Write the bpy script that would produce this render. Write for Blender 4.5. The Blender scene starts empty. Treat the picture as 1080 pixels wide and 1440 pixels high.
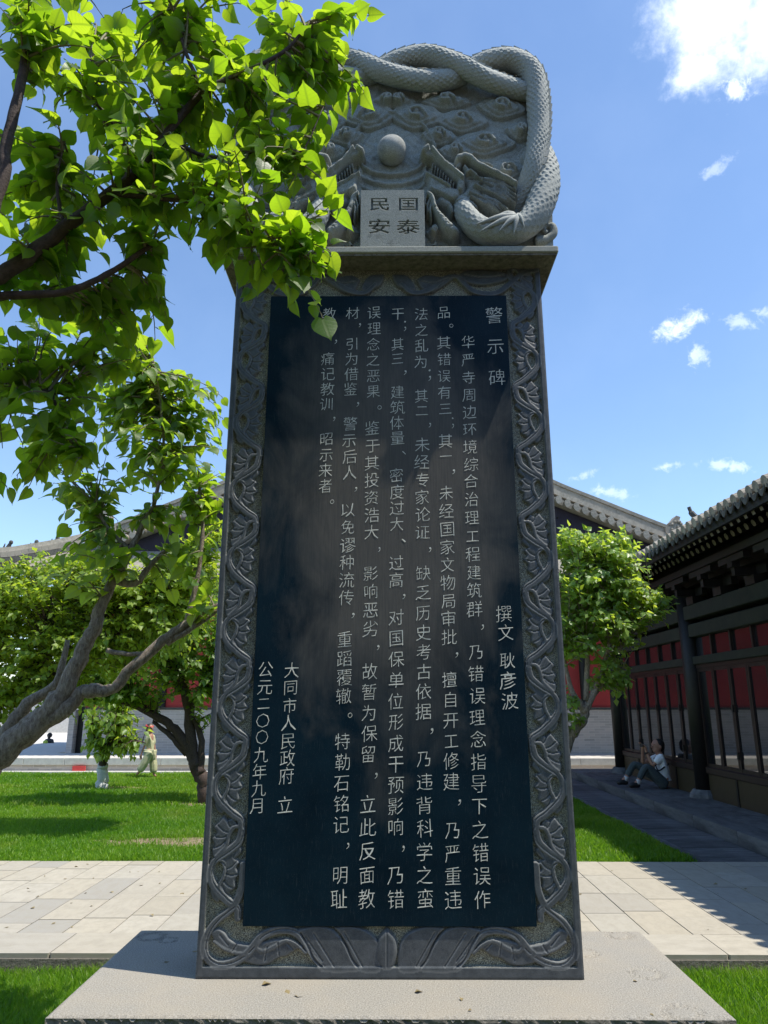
import bpy, bmesh, math, random
import numpy as np
from mathutils import Vector, Matrix
from mathutils.geometry import tessellate_polygon
rnd = random.Random(7); nr = np.random.RandomState(11)
S = bpy.context.scene; COL = S.collection
# ------------------------------------------------------------------ camera
FPX = 1016.0; PITCH = math.radians(14.9); YAW = math.radians(0.39); EYE = 1.67
cd = bpy.data.cameras.new('camera'); cam = bpy.data.objects.new('camera', cd); COL.objects.link(cam)
cam.location = (0, 0, EYE); cam.rotation_euler = (math.pi/2 + PITCH, 0, YAW)
cd.sensor_fit = 'HORIZONTAL'; cd.sensor_width = 36; cd.lens = 36*FPX/1080; cd.clip_end = 2000; cd.clip_start = .05
S.camera = cam
# ------------------------------------------------------------------ light
SUN_EL = math.radians(67); SUN_H = Vector((.955, -.297))
sdir = Vector((SUN_H.x*math.cos(SUN_EL), SUN_H.y*math.cos(SUN_EL), math.sin(SUN_EL)))
sl = bpy.data.lights.new('sun', 'SUN'); sl.energy = 3.5; sl.angle = math.radians(.5); sl.color = (1, .94, .84)
so = bpy.data.objects.new('sun', sl); COL.objects.link(so); so.rotation_euler = sdir.to_track_quat('Z', 'Y').to_euler(); so.location = (20, -5, 40)
W = bpy.data.worlds.new('World'); S.world = W; W.use_nodes = True
nt = W.node_tree; nt.nodes.clear()
wo = nt.nodes.new('ShaderNodeOutputWorld'); bg = nt.nodes.new('ShaderNodeBackground'); sky = nt.nodes.new('ShaderNodeTexSky')
sky.sky_type = 'NISHITA'; sky.sun_disc = False; sky.sun_elevation = SUN_EL
sky.sun_rotation = math.atan2(SUN_H.x, SUN_H.y); sky.altitude = 1000; sky.air_density = 1.2; sky.dust_density = .2; sky.ozone_density = 4.0
bg.inputs['Strength'].default_value = .132
S.view_settings.view_transform = 'Standard'; S.view_settings.look = 'None'; S.view_settings.gamma = 1
S.view_settings.exposure = .82; S.view_settings.use_curve_mapping = False
S.cycles.max_bounces = 8; S.cycles.transparent_max_bounces = 8; S.cycles.use_denoising = True
# ------------------------------------------------------------------ pixel (of the photograph) to world
def ray(px, py):
    u = (px-540)/FPX; v = (720-py)/FPX; c, s = math.cos(PITCH), math.sin(PITCH)
    y = c - v*s; z = s + v*c; cy, sy = math.cos(YAW), math.sin(YAW)
    return Vector((u*cy - y*sy, u*sy + y*cy, z))
C0 = Vector((0, 0, EYE))
def PY(px, py, Y): d = ray(px, py); return C0 + d*(Y/d.y)
def PZ(px, py, Z): d = ray(px, py); return C0 + d*((Z-EYE)/d.z)
def PX(px, py, X): d = ray(px, py); return C0 + d*(X/d.x)
def PIX(p):
    cy, sy = math.cos(YAW), math.sin(YAW); x = p[0]*cy + p[1]*sy; y = -p[0]*sy + p[1]*cy; z = p[2]-EYE
    c, s = math.cos(PITCH), math.sin(PITCH); d = y*c + z*s; v = -y*s + z*c
    return 540 + FPX*x/d, 720 - FPX*v/d, d
# clouds: patches of vapour on the sky, by direction
def cloud_nodes():
    N = nt.nodes; L = nt.links
    def M(op, a, b=None, c=None):
        n = N.new('ShaderNodeMath'); n.operation = op
        for i, x in enumerate((a, b, c)):
            if x is None: continue
            if isinstance(x, (int, float)): n.inputs[i].default_value = x
            else: L.new(x, n.inputs[i])
        return n.outputs[0]
    tc = N.new('ShaderNodeTexCoord'); nm = N.new('ShaderNodeVectorMath'); nm.operation = 'NORMALIZE'; L.new(tc.outputs['Generated'], nm.inputs[0])
    def noise(sc, det, rough=.55, dist=0):
        n = N.new('ShaderNodeTexNoise'); L.new(nm.outputs[0], n.inputs['Vector']); n.inputs['Scale'].default_value = sc
        n.inputs['Detail'].default_value = det; n.inputs['Roughness'].default_value = rough; n.inputs['Distortion'].default_value = dist; return n.outputs['Fac']
    n1 = noise(22, 9, .62, .15); n2 = noise(60, 8, .65, .3); n3 = noise(7, 5)
    tot = None
    # px, py, half width, half height, tilt deg, amount, noise weight
    for (px, py, rw, rh, tilt, amt, nw) in [(1010, 30, 108, 78, -22, 1.0, .55), (985, 95, 48, 28, 30, .9, .7), (1035, 120, 30, 22, 0, .9, .8), (1075, 35, 60, 78, 0, 1, .5),
            (958, 456, 38, 15, 28, .8, .8), (978, 500, 15, 18, 30, .5, 1.1), (1040, 453, 26, 9, 0, .38, 1.1), (1006, 237, 20, 9, 40, .3, 1.1),
            (938, 656, 20, 6, 10, .45, 1.0), (1022, 655, 32, 8, -5, .42, 1.1), (860, 694, 34, 8, -8, .35, 1.1), (1075, 440, 14, 8, 0, .4, 1), (820, 668, 16, 6, 20, .3, 1.2)]:
        c = ray(px, py).normalized(); a = math.radians(tilt)
        R = Vector((math.cos(YAW), math.sin(YAW), 0)); U = R.cross(c).normalized(); R = c.cross(U)
        if U.z < 0: U = -U
        if R.x < 0: R = -R
        ax = R*math.cos(a) + U*math.sin(a); ay = U*math.cos(a) - R*math.sin(a)
        k = ray(px, py).length
        def dotn(v, w):
            d = N.new('ShaderNodeVectorMath'); d.operation = 'DOT_PRODUCT'; L.new(nm.outputs[0], d.inputs[0]); d.inputs[1].default_value = v; return M('MULTIPLY', d.outputs['Value'], 1/w)
        x = dotn(ax, rw/FPX/k*1.25); y = dotn(ay, rh/FPX/k*1.25)
        z = N.new('ShaderNodeVectorMath'); z.operation = 'DOT_PRODUCT'; L.new(nm.outputs[0], z.inputs[0]); z.inputs[1].default_value = c
        r = M('SQRT', M('ADD', M('MULTIPLY', x, x), M('MULTIPLY', y, y)))
        nn = M('ADD', M('MULTIPLY', M('SUBTRACT', n1 if rw > 40 else n2, .5), 2.2*nw), M('MULTIPLY', M('SUBTRACT', n2, .5), 1.2*nw))
        f = M('ADD', M('SUBTRACT', 1.0, r), nn)
        sm = N.new('ShaderNodeMapRange'); sm.interpolation_type = 'SMOOTHSTEP'; L.new(f, sm.inputs['Value'])
        sm.inputs['From Min'].default_value = .05; sm.inputs['From Max'].default_value = 1.05; sm.inputs['To Max'].default_value = amt
        m = M('MULTIPLY', sm.outputs[0], M('GREATER_THAN', z.outputs['Value'], .5))
        tot = m if tot is None else M('MAXIMUM', tot, m)
    wisp = N.new('ShaderNodeMapRange'); L.new(n3, wisp.inputs['Value']); wisp.inputs['From Min'].default_value = .42; wisp.inputs['From Max'].default_value = .8; wisp.inputs['To Max'].default_value = .045
    base = N.new('ShaderNodeMixRGB'); L.new(wisp.outputs[0], base.inputs[0]); L.new(sky.outputs[0], base.inputs[1]); base.inputs[2].default_value = (5.0, 6.0, 7.6, 1)
    cc = N.new('ShaderNodeMixRGB'); L.new(n1, cc.inputs[0]); cc.inputs[1].default_value = (5.2, 6.0, 7.4, 1); cc.inputs[2].default_value = (7.4, 7.7, 8.1, 1)
    mx = N.new('ShaderNodeMixRGB'); L.new(tot, mx.inputs[0]); L.new(base.outputs[0], mx.inputs[1]); L.new(cc.outputs[0], mx.inputs[2])
    L.new(mx.outputs[0], bg.inputs['Color']); L.new(bg.outputs[0], wo.inputs[0])
cloud_nodes()
# ------------------------------------------------------------------ materials
class NT:
    def __init__(s, name):
        s.m = bpy.data.materials.new(name); s.m.use_nodes = True; s.t = s.m.node_tree; s.N = s.t.nodes; s.L = s.t.links
        s.b = s.N['Principled BSDF']; s.out = s.N['Material Output']; s.tc = s.N.new('ShaderNodeTexCoord')
    def inp(s, n, sock, v):
        if isinstance(v, bpy.types.NodeSocket): s.L.new(v, n.inputs[sock])
        else: n.inputs[sock].default_value = v
    def map(s, scale=(1, 1, 1), coord='Object'):
        n = s.N.new('ShaderNodeMapping'); s.L.new(s.tc.outputs[coord], n.inputs[0]); n.inputs['Scale'].default_value = scale; return n.outputs[0]
    def noise(s, sc, det=4, rough=.55, vec=None, dist=0):
        n = s.N.new('ShaderNodeTexNoise'); s.L.new(vec if vec is not None else s.tc.outputs['Object'], n.inputs['Vector'])
        n.inputs['Scale'].default_value = sc; n.inputs['Detail'].default_value = det; n.inputs['Roughness'].default_value = rough; n.inputs['Distortion'].default_value = dist; return n.outputs['Fac']
    def ramp(s, f, stops):
        n = s.N.new('ShaderNodeValToRGB'); s.L.new(f, n.inputs[0]); e = n.color_ramp.elements
        while len(e) < len(stops): e.new(.5)
        for k, (p, c) in enumerate(stops): e[k].position = p; e[k].color = (*c, 1) if len(c) == 3 else c
        return n.outputs[0]
    def rng(s, f, a, b, c=0, d=1):
        n = s.N.new('ShaderNodeMapRange'); s.L.new(f, n.inputs[0]); n.inputs[1].default_value = a; n.inputs[2].default_value = b; n.inputs[3].default_value = c; n.inputs[4].default_value = d; return n.outputs[0]
    def mix(s, f, a, b, mode='MIX'):
        n = s.N.new('ShaderNodeMixRGB'); n.blend_type = mode; s.inp(n, 0, f)
        for i, x in ((1, a), (2, b)): s.inp(n, i, x if isinstance(x, bpy.types.NodeSocket) else (*x, 1) if len(x) == 3 else x)
        return n.outputs[0]
    def math(s, op, a, b=0.0):
        n = s.N.new('ShaderNodeMath'); n.operation = op; s.inp(n, 0, a); s.inp(n, 1, b); return n.outputs[0]
    def bump(s, h, strength=.3, dist=.01):
        n = s.N.new('ShaderNodeBump'); s.L.new(h, n.inputs['Height']); n.inputs['Strength'].default_value = strength; n.inputs['Distance'].default_value = dist
        s.L.new(n.outputs[0], s.b.inputs['Normal']); return n.outputs[0]
    def color(s, c): s.inp(s.b, 'Base Color', c if isinstance(c, bpy.types.NodeSocket) else (*c, 1))
    def rough(s, r): s.inp(s.b, 'Roughness', r)
    def rand(s): n = s.N.new('ShaderNodeObjectInfo'); return n.outputs['Random']
def simple(name, c1, c2, sc=20, rough=.8, bump=.3, bsc=None, dist=.01, spec=.5, big=None, objrand=0.0):
    m = NT(name); n = m.noise(sc, 6, .65); c = m.mix(m.rng(n, .3, .7), c1, c2)
    if big: c = m.mix(m.rng(m.noise(big[0], 5, .6), .45, .7), c, big[1])
    if objrand: c = m.mix(m.rand(), c, m.mix(1.0, c, (objrand,)*3, 'MULTIPLY'))
    m.color(c); m.rough(rough); m.b.inputs['Specular IOR Level'].default_value = spec
    if bump: m.bump(m.noise(bsc or sc*3, 6, .7), bump, dist)
    return m.m
MT = {}
# carved border of the stele: smooth dark stone on the raised work, lighter picked stone in the ground (attribute 'picked')
m = NT('carved_stone'); at = m.N.new('ShaderNodeAttribute'); at.attribute_name = 'picked'
n1 = m.noise(260, 3, .7); wn = m.N.new('ShaderNodeAttribute'); wn.attribute_name = 'worn'; pick = m.mix(m.rng(n1, .42, .62), (.035, .036, .028), (.50, .50, .37)); 
smooth = m.mix(m.rng(m.noise(25, 6, .7), .3, .75), (.036, .044, .050), (.095, .106, .112)); smooth = m.mix(m.rng(m.noise(400, 2), .5, .8), smooth, (.13, .14, .14))
smooth = m.mix(m.math('MULTIPLY', wn.outputs['Fac'], .42), smooth, (.24, .25, .24)); m.color(m.mix(at.outputs['Fac'], smooth, pick)); m.rough(m.rng(m.noise(60, 4), .3, .7, .42, .62)); m.b.inputs['Specular IOR Level'].default_value = .35; m.bump(m.noise(350, 3, .7), .35, .003); MT['carved'] = m.m
m = NT('worn_edge_stone'); at = m.N.new('ShaderNodeNewGeometry')
smooth = m.mix(m.rng(m.noise(12, 6, .7), .3, .75), (.018, .022, .026), (.05, .055, .06)); m.color(m.mix(m.rng(m.noise(3, 6, .6), .55, .8), smooth, (.12, .125, .12))); m.rough(.6); m.bump(m.noise(120, 5, .7), .4, .004); MT['side'] = m.m
# polished panel; the paler streaky middle oval is grazing sunlight painted into its colour
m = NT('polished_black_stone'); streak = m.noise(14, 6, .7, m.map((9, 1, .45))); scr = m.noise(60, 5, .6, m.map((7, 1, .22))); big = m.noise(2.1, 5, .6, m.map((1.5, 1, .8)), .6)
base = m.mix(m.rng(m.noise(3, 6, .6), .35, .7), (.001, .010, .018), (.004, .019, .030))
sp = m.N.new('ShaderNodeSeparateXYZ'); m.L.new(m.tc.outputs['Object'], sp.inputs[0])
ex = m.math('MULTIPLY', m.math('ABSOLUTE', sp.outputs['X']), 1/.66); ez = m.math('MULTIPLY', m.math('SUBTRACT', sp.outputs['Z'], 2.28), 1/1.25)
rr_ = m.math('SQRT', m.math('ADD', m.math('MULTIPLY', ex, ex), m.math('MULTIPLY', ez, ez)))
sun_oval = m.rng(m.math('ADD', rr_, m.math('MULTIPLY', m.math('SUBTRACT', big, .5), 1.5)), .55, 1.15, 1, 0)
sun_tone = m.math('MULTIPLY', sun_oval, m.rng(streak, .3, .75, .6, 1))
c = m.mix(sun_tone, base, (.125, .115, .100)); c = m.mix(m.rng(scr, .60, .74, 0, .5), c, (.10, .11, .11)); c = m.mix(m.rng(m.noise(500, 2), .68, .8), c, (.16, .16, .15))
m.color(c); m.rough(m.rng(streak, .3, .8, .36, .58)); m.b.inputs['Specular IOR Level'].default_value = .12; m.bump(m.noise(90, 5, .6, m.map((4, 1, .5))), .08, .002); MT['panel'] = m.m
MT['letter'] = simple('chiselled_letter', (.45, .45, .38), (.85, .83, .72), 160, .9, .5, 300, .002)
# crown sandstone, green grey and speckled
m = NT('grey_green_carved_stone'); c = m.mix(m.rng(m.noise(220, 3, .7), .3, .7), (.13, .145, .125), (.40, .42, .38)); c = m.mix(m.rng(m.noise(5, 6, .65), .5, .72, 0, .6), c, (.36, .37, .33)); c = m.mix(m.rng(m.noise(9, 7, .7), .58, .75, 0, .7), c, (.05, .055, .045))
m.color(c); m.rough(.85); m.bump(m.noise(200, 4, .7), .5, .004); MT['crown'] = m.m
MT['cap'] = simple('pale_sandstone', (.24, .25, .21), (.42, .42, .36), 120, .85, .4, 200, .004, big=(6, (.30, .30, .25)))
m = NT('scaled_carved_stone'); c = m.mix(m.rng(m.noise(220, 3, .7), .3, .7), (.18, .20, .18), (.46, .48, .44)); c = m.mix(m.rng(m.noise(6, 6, .65), .5, .72, 0, .5), c, (.40, .40, .37))
m.color(c); m.rough(.8); m.bump(m.noise(200, 4, .7), .4, .003); MT['dragon'] = m.m
MT['pearl'] = simple('pale_speckled_stone', (.22, .23, .21), (.45, .46, .43), 160, .8, .4, 200, .004, big=(11, (.16, .17, .15)))
m = NT('beige_granite'); c = m.mix(m.rng(m.noise(150, 4, .85), .36, .64), (.15, .14, .12), (.46, .435, .375)); c = m.mix(m.rng(m.noise(2.2, 6, .6), .4, .75, 0, .5), c, (.40, .34, .25)); c = m.mix(m.rng(m.noise(14, 7, .7), .62, .75, 0, .5), c, (.22, .21, .18))
m.color(c); m.rough(.85); m.bump(m.noise(130, 6, .8), .8, .006); MT['granite'] = m.m
MT['rough'] = simple('rough_split_stone', (.12, .11, .09), (.33, .30, .25), 30, .95, 1.0, 40, .03)
m = NT('sandstone_paving'); r = m.rand(); sp = m.ramp(r, [(0, (.34, .305, .235)), (.2, (.40, .36, .28)), (.4, (.29, .275, .24)), (.6, (.42, .385, .31)), (.8, (.35, .31, .235)), (1, (.37, .35, .295))])
oi = m.N.new('ShaderNodeObjectInfo'); va = m.N.new('ShaderNodeVectorMath'); m.L.new(m.tc.outputs['Object'], va.inputs[0]); m.L.new(oi.outputs['Location'], va.inputs[1])
c = m.mix(m.rng(m.noise(5, 7, .65, va.outputs[0], .4), .42, .68, 0, .55), sp, (.26, .235, .185)); c = m.mix(m.rng(m.noise(110, 4, .7, va.outputs[0]), .35, .75, 0, .35), c, (.50, .46, .37))
c = m.mix(m.rng(m.noise(2, 8, .75, va.outputs[0], 1.2), .66, .70, 0, .35), c, (.16, .15, .12))
m.color(c); m.rough(.85); m.bump(m.noise(80, 5, .7, va.outputs[0]), .35, .005); MT['paving'] = m.m
MT['darkpave'] = simple('grey_paving', (.06, .065, .07), (.13, .135, .14), 18, .8, .4, 90, .006, big=(1.3, (.26, .26, .26)), objrand=.6)
MT['worn_platform'] = simple('worn_platform_stone', (.10, .105, .11), (.18, .185, .185), 7, .85, .5, 60, .01, big=(1.5, (.04, .042, .045)), objrand=.7)
MT['soil'] = simple('soil', (.05, .04, .025), (.13, .10, .065), 12, .95, .8, 40, .02)
MT['litter'] = simple('dry_leaf_litter', (.10, .075, .03), (.34, .27, .13), 3, .8, 0)
MT['baresoil'] = simple('dry_bare_soil', (.16, .115, .07), (.30, .23, .15), 9, .95, .8, 40, .02)
m = NT('lawn_ground'); c = m.mix(m.rng(m.noise(40, 5), .3, .7), (.03, .08, .008), (.09, .17, .015)); c = m.mix(m.rng(m.noise(1.2, 5, .6), .60, .70), c, (.16, .12, .075)); m.color(c); m.rough(.95); m.bump(m.noise(90, 4), .8, .03); MT['lawn'] = m.m
MT['plaza'] = simple('pale_plaza', (.52, .50, .46), (.62, .60, .56), 2, .9, .1)
m = NT('grey_brick_courses'); br = m.N.new('ShaderNodeTexBrick'); mp = m.N.new('ShaderNodeMapping'); m.L.new(m.tc.outputs['Object'], mp.inputs[0]); mp.inputs['Rotation'].default_value = (math.pi/2, 0, 0)
m.L.new(mp.outputs[0], br.inputs['Vector']); br.inputs['Scale'].default_value = 1; br.inputs['Brick Width'].default_value = .30; br.inputs['Row Height'].default_value = .068; br.inputs['Mortar Size'].default_value = .006
br.inputs['Color1'].default_value = (.54, .46, .40, 1); br.inputs['Color2'].default_value = (.38, .335, .295, 1); br.inputs['Mortar'].default_value = (.60, .55, .49, 1)
c = m.mix(m.rng(m.noise(1.4, 6, .6, m.map((.4, 1, 3))), .4, .7, 0, .7), br.outputs[0], (.58, .50, .45)); m.color(c); m.rough(.9); m.bump(br.outputs['Fac'], .3, -.006); MT['brick'] = m.m
MT['red'] = simple('red_lime_plaster', (.42, .035, .032), (.50, .055, .048), 2.5, .85, .2, 60, .004, big=(.7, (.36, .045, .04)))
MT['ledge'] = simple('pale_ledge_stone', (.46, .44, .40), (.60, .58, .53), 8, .85, .3)
MT['tile'] = simple('grey_roof_tile', (.24, .22, .18), (.46, .42, .345), 14, .85, .5, 60, .01, big=(2.5, (.46, .41, .33)), objrand=.7)
MT['tile_dark'] = simple('weathered_grey_tile', (.06, .06, .055), (.15, .145, .125), 16, .85, .5, 60, .01, objrand=.7)
MT['board'] = simple('dark_purple_board', (.018, .014, .026), (.034, .026, .044), 3, .75, .2)
MT['wood'] = simple('black_brown_timber', (.005, .004, .0035), (.013, .010, .008), 10, .55, .3, 50, .004)
MT['wood2'] = simple('brown_timber', (.013, .006, .005), (.028, .015, .011), 10, .5, .3, 50, .004)
MT['woodgreen'] = simple('faded_green_beam', (.008, .013, .010), (.024, .030, .020), 5, .7, .3)
MT['rafter'] = simple('old_rafter_end', (.10, .09, .07), (.20, .18, .14), 10, .8, .3)
MT['yellow_board'] = simple('ochre_brown_board', (.035, .026, .010), (.05, .035, .015), 8, .5, .2)
m = NT('window_glass'); m.color((.012, .012, .014)); m.rough(.03); m.b.inputs['IOR'].default_value = 2.1; m.bump(m.noise(.8, 2), .02, .01); MT['glass'] = m.m
m = NT('rough_bark'); v = m.map((1, 1, .35)); n = m.noise(60, 7, .75, v, .5); c = m.mix(m.rng(n, .35, .65), (.19, .14, .105), (.64, .54, .42)); m.color(c); m.rough(.9); m.bump(n, 1.0, .05); MT['bark'] = m.m
MT['bark_dark'] = simple('dark_smooth_bark', (.025, .015, .012), (.085, .055, .042), 45, .8, .9, 90, .008)
MT['twig'] = simple('pale_green_twig', (.12, .12, .05), (.2, .17, .09), 30, .7, .1)
MT['white'] = simple('whitewashed_bark', (.5, .52, .52), (.72, .73, .72), 30, .9, .6)
def leafmat(name, c1, c2, t1, t2, tf=.55, rough=.44, spec=.5):
    m = NT(name); at = m.N.new('ShaderNodeAttribute'); at.attribute_name = 'tone'
    uv = m.N.new('ShaderNodeSeparateXYZ'); m.L.new(m.tc.outputs['UV'], uv.inputs[0])
    lat = m.math('ABSOLUTE', m.math('SUBTRACT', uv.outputs['Y'], .5)); mid = m.rng(lat, .012, .035, 1, 0)
    ph = m.math('FRACT', m.math('SUBTRACT', m.math('MULTIPLY', uv.outputs['X'], 6.0), m.math('MULTIPLY', lat, 4.0)))
    side = m.rng(m.math('ABSOLUTE', m.math('SUBTRACT', ph, .5)), .03, .09, .55, 0)
    vein = m.math('MAXIMUM', mid, side); tone = m.math('FRACT', m.math('ADD', at.outputs['Fac'], m.rand()))
    c = m.mix(tone, c1, c2); c = m.mix(m.math('MULTIPLY', vein, .5), c, (.26, .32, .12)); tr = m.mix(tone, t1, t2); tr = m.mix(m.math('MULTIPLY', vein, .6), tr, (.22, .38, .02))
    m.color(c); m.rough(rough); m.b.inputs['Specular IOR Level'].default_value = spec; bn = m.bump(m.math('SUBTRACT', m.noise(60, 3, .5), m.math('MULTIPLY', vein, .6)), .25, .004)
    t = m.N.new('ShaderNodeBsdfTranslucent'); m.L.new(tr, t.inputs[0]); ms = m.N.new('ShaderNodeMixShader'); ms.inputs[0].default_value = tf
    m.L.new(m.b.outputs[0], ms.inputs[1]); m.L.new(t.outputs[0], ms.inputs[2]); m.L.new(ms.outputs[0], m.out.inputs[0]); return m.m
MT['leaf'] = leafmat('broad_green_leaf', (.03, .085, .008), (.085, .165, .02), (.32, .58, .015), (.60, .80, .03), .56)
MT['leaf_mid'] = leafmat('green_leaf', (.06, .13, .02), (.13, .22, .035), (.36, .60, .02), (.58, .76, .04), .54, .40)
MT['leaf_pale'] = leafmat('pale_green_leaf', (.14, .25, .02), (.26, .38, .04), (.46, .62, .02), (.68, .78, .06), .56, .45)
MT['leaf_young'] = leafmat('glossy_green_leaf', (.13, .25, .05), (.26, .40, .10), (.48, .66, .04), (.70, .82, .08), .55, .36, .7)
m = NT('grass_blade'); at = m.N.new('ShaderNodeAttribute'); at.attribute_name = 'tone'; c = m.mix(at.outputs['Fac'], (.06, .17, .008), (.22, .36, .025)); c = m.mix(m.rng(m.noise(1.1, 5, .65), .52, .72, 0, .6), c, (.34, .36, .06)); m.color(c); m.rough(.5)
t = m.N.new('ShaderNodeBsdfTranslucent'); m.L.new(m.mix(at.outputs['Fac'], (.22, .52, .01), (.46, .74, .04)), t.inputs[0]); ms = m.N.new('ShaderNodeMixShader'); ms.inputs[0].default_value = .45
m.L.new(m.b.outputs[0], ms.inputs[1]); m.L.new(t.outputs[0], ms.inputs[2]); m.L.new(ms.outputs[0], m.out.inputs[0]); MT['grass'] = m.m
MT['skin'] = simple('skin', (.34, .17, .11), (.42, .22, .15), 20, .55, 0)
MT['hair'] = simple('black_hair', (.006, .005, .005), (.015, .012, .01), 80, .5, .3)
MT['shirt'] = simple('white_cotton', (.76, .78, .82), (.85, .87, .90), 12, .9, .3, 25, .01)
MT['trousers'] = simple('grey_trousers', (.045, .065, .07), (.08, .10, .105), 15, .9, .3, 30, .01)
MT['shoe'] = simple('black_shoe', (.008, .008, .009), (.02, .02, .02), 30, .5, 0)
MT['sock'] = simple('white_sock', (.5, .5, .5), (.6, .6, .6), 60, .9, 0)
MT['strap'] = simple('black_strap', (.01, .01, .012), (.02, .02, .022), 30, .7, 0)
MT['dress'] = simple('pale_yellow_cloth', (.40, .39, .22), (.52, .50, .31), 8, .8, .4, 12, .02)
MT['redcloth'] = simple('red_cloth', (.5, .04, .04), (.6, .07, .06), 20, .8, 0)
MT['vest'] = simple('yellow_green_cloth', (.35, .50, .06), (.42, .56, .1), 20, .8, 0)
# ------------------------------------------------------------------ object helpers
BASE = {}
def tag(o, label=None, cat=None, group=None, kind=None):
    if label: o['label'] = label
    if cat: o['category'] = cat
    if group: o['group'] = group
    if kind: o['kind'] = kind
    return o
def thing(name, label, cat, loc=(0, 0, 0), group=None):
    o = bpy.data.objects.new(name, None); COL.objects.link(o); o.location = loc; o.empty_display_size = .1; BASE[o.name] = Vector(loc); return tag(o, label, cat, group)
def link(name, me, mats, parent=None, smooth=False):
    """mesh in world coordinates; moved into the frame of its parent thing"""
    o = bpy.data.objects.new(name, me); COL.objects.link(o)
    for mm in (mats if isinstance(mats, (list, tuple)) else [mats]): 
        if mm: me.materials.append(MT[mm] if isinstance(mm, str) else mm)
    if parent is not None:
        o.parent = parent; b = BASE[parent.name]; me.transform(Matrix.Translation(-b)); BASE[o.name] = b
    else: BASE[o.name] = Vector((0, 0, 0))
    if smooth: me.polygons.foreach_set('use_smooth', [True]*len(me.polygons))
    return o
def settle(o):
    """gives a top-level or child mesh its own origin at its box centre"""
    me = o.data; n = len(me.vertices); a = np.empty(n*3, 'f'); me.vertices.foreach_get('co', a); a = a.reshape(-1, 3); c = (a.max(0)+a.min(0))/2; c[2] = a[:, 2].min()
    me.transform(Matrix.Translation(-Vector([float(x) for x in c]))); o.location = Vector([float(x) for x in c]); BASE[o.name] = BASE[o.name]+Vector([float(x) for x in c]); return o
class MB:
    def __init__(s): s.v = []; s.f = []; s.mi = []
    def add(s, vs, fs, mi=0):
        k = len(s.v); s.v += [tuple(v) for v in vs]; s.f += [[i+k for i in f] for f in fs]; s.mi += [mi]*len(fs); return s
    def box(s, x0, x1, y0, y1, z0, z1, mi=0, bev=0):
        if bev:
            bm = bmesh.new(); bmesh.ops.create_cube(bm, size=1); bmesh.ops.scale(bm, vec=(x1-x0, y1-y0, z1-z0), verts=bm.verts)
            bmesh.ops.translate(bm, vec=((x0+x1)/2, (y0+y1)/2, (z0+z1)/2), verts=bm.verts); bmesh.ops.bevel(bm, geom=bm.edges[:], offset=bev, segments=1, affect='EDGES')
            bm.verts.ensure_lookup_table(); r = s.add([v.co for v in bm.verts], [[v.index for v in f.verts] for f in bm.faces], mi); bm.free(); return r
        v = [(x, y, z) for z in (z0, z1) for y in (y0, y1) for x in (x0, x1)]
        return s.add(v, [(0, 2, 3, 1), (4, 5, 7, 6), (0, 1, 5, 4), (2, 6, 7, 3), (0, 4, 6, 2), (1, 3, 7, 5)], mi)
    def beam(s, a, b, w, h, up=(0, 0, 1), mi=0):
        a, b, up = Vector(a), Vector(b), Vector(up); t = (b-a).normalized(); r = t.cross(up).normalized()*w/2; u = r.cross(t).normalized()*h/2
        v = [p+i*r+j*u for p in (a, b) for j in (-1, 1) for i in (-1, 1)]
        return s.add(v, [(0, 1, 3, 2), (4, 6, 7, 5), (0, 4, 5, 1), (2, 3, 7, 6), (0, 2, 6, 4), (1, 5, 7, 3)], mi)
    def tube(s, pts, rad, n=8, mi=0, cap=True, rnoise=0):
        pts = [Vector(p) for p in pts]; m = len(pts); R = rad if isinstance(rad, (list, tuple)) else [rad]*m; vs = []; prev = None
        for i, p in enumerate(pts):
            t = (pts[min(i+1, m-1)]-pts[max(i-1, 0)]).normalized()
            if prev is None: a = t.orthogonal().normalized()
            else: a = (prev-t*prev.dot(t)).normalized()
            prev = a; b = t.cross(a)
            for k in range(n):
                th = 2*math.pi*k/n; rr = R[i]*(1+rnoise*(rnd.random()-.5)); vs.append(p+(a*math.cos(th)+b*math.sin(th))*rr)
        fs = [(i*n+k, i*n+(k+1) % n, (i+1)*n+(k+1) % n, (i+1)*n+k) for i in range(m-1) for k in range(n)]
        if cap: fs += [list(range(n))[::-1], [(m-1)*n+k for k in range(n)]]
        return s.add(vs, fs, mi)
    def prism(s, poly, d0, d1, axis='y', mi=0):
        """outline in the other two axes, extruded along one axis"""
        n = len(poly)
        def P(a, b, d): return {'y': (a, d, b), 'x': (d, a, b), 'z': (a, b, d)}[axis]
        vs = [P(a, b, d0) for a, b in poly]+[P(a, b, d1) for a, b in poly]
        tri = tessellate_polygon([[Vector((a, b, 0)) for a, b in poly]])
        fs = [tuple(t) for t in tri]+[tuple(i+n for i in t[::-1]) for t in tri]+[(i, (i+1) % n, n+(i+1) % n, n+i) for i in range(n)]
        return s.add(vs, fs, mi)
    def ball(s, c, r, n=8, m=6, mi=0, sc=(1, 1, 1)):
        vs = []; 
        for i in range(m+1):
            ph = math.pi*i/m
            for k in range(n):
                th = 2*math.pi*k/n; vs.append((c[0]+r*sc[0]*math.sin(ph)*math.cos(th), c[1]+r*sc[1]*math.sin(ph)*math.sin(th), c[2]+r*sc[2]*math.cos(ph)))
        return s.add(vs, [(i*n+k, (i+1)*n+k, (i+1)*n+(k+1) % n, i*n+(k+1) % n) for i in range(m) for k in range(n)], mi)
    def mesh(s, name):
        me = bpy.data.meshes.new(name); me.from_pydata(s.v, [], s.f); me.polygons.foreach_set('material_index', s.mi); me.update()
        bm = bmesh.new(); bm.from_mesh(me); bmesh.ops.recalc_face_normals(bm, faces=bm.faces); bm.to_mesh(me); bm.free(); return me
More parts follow.
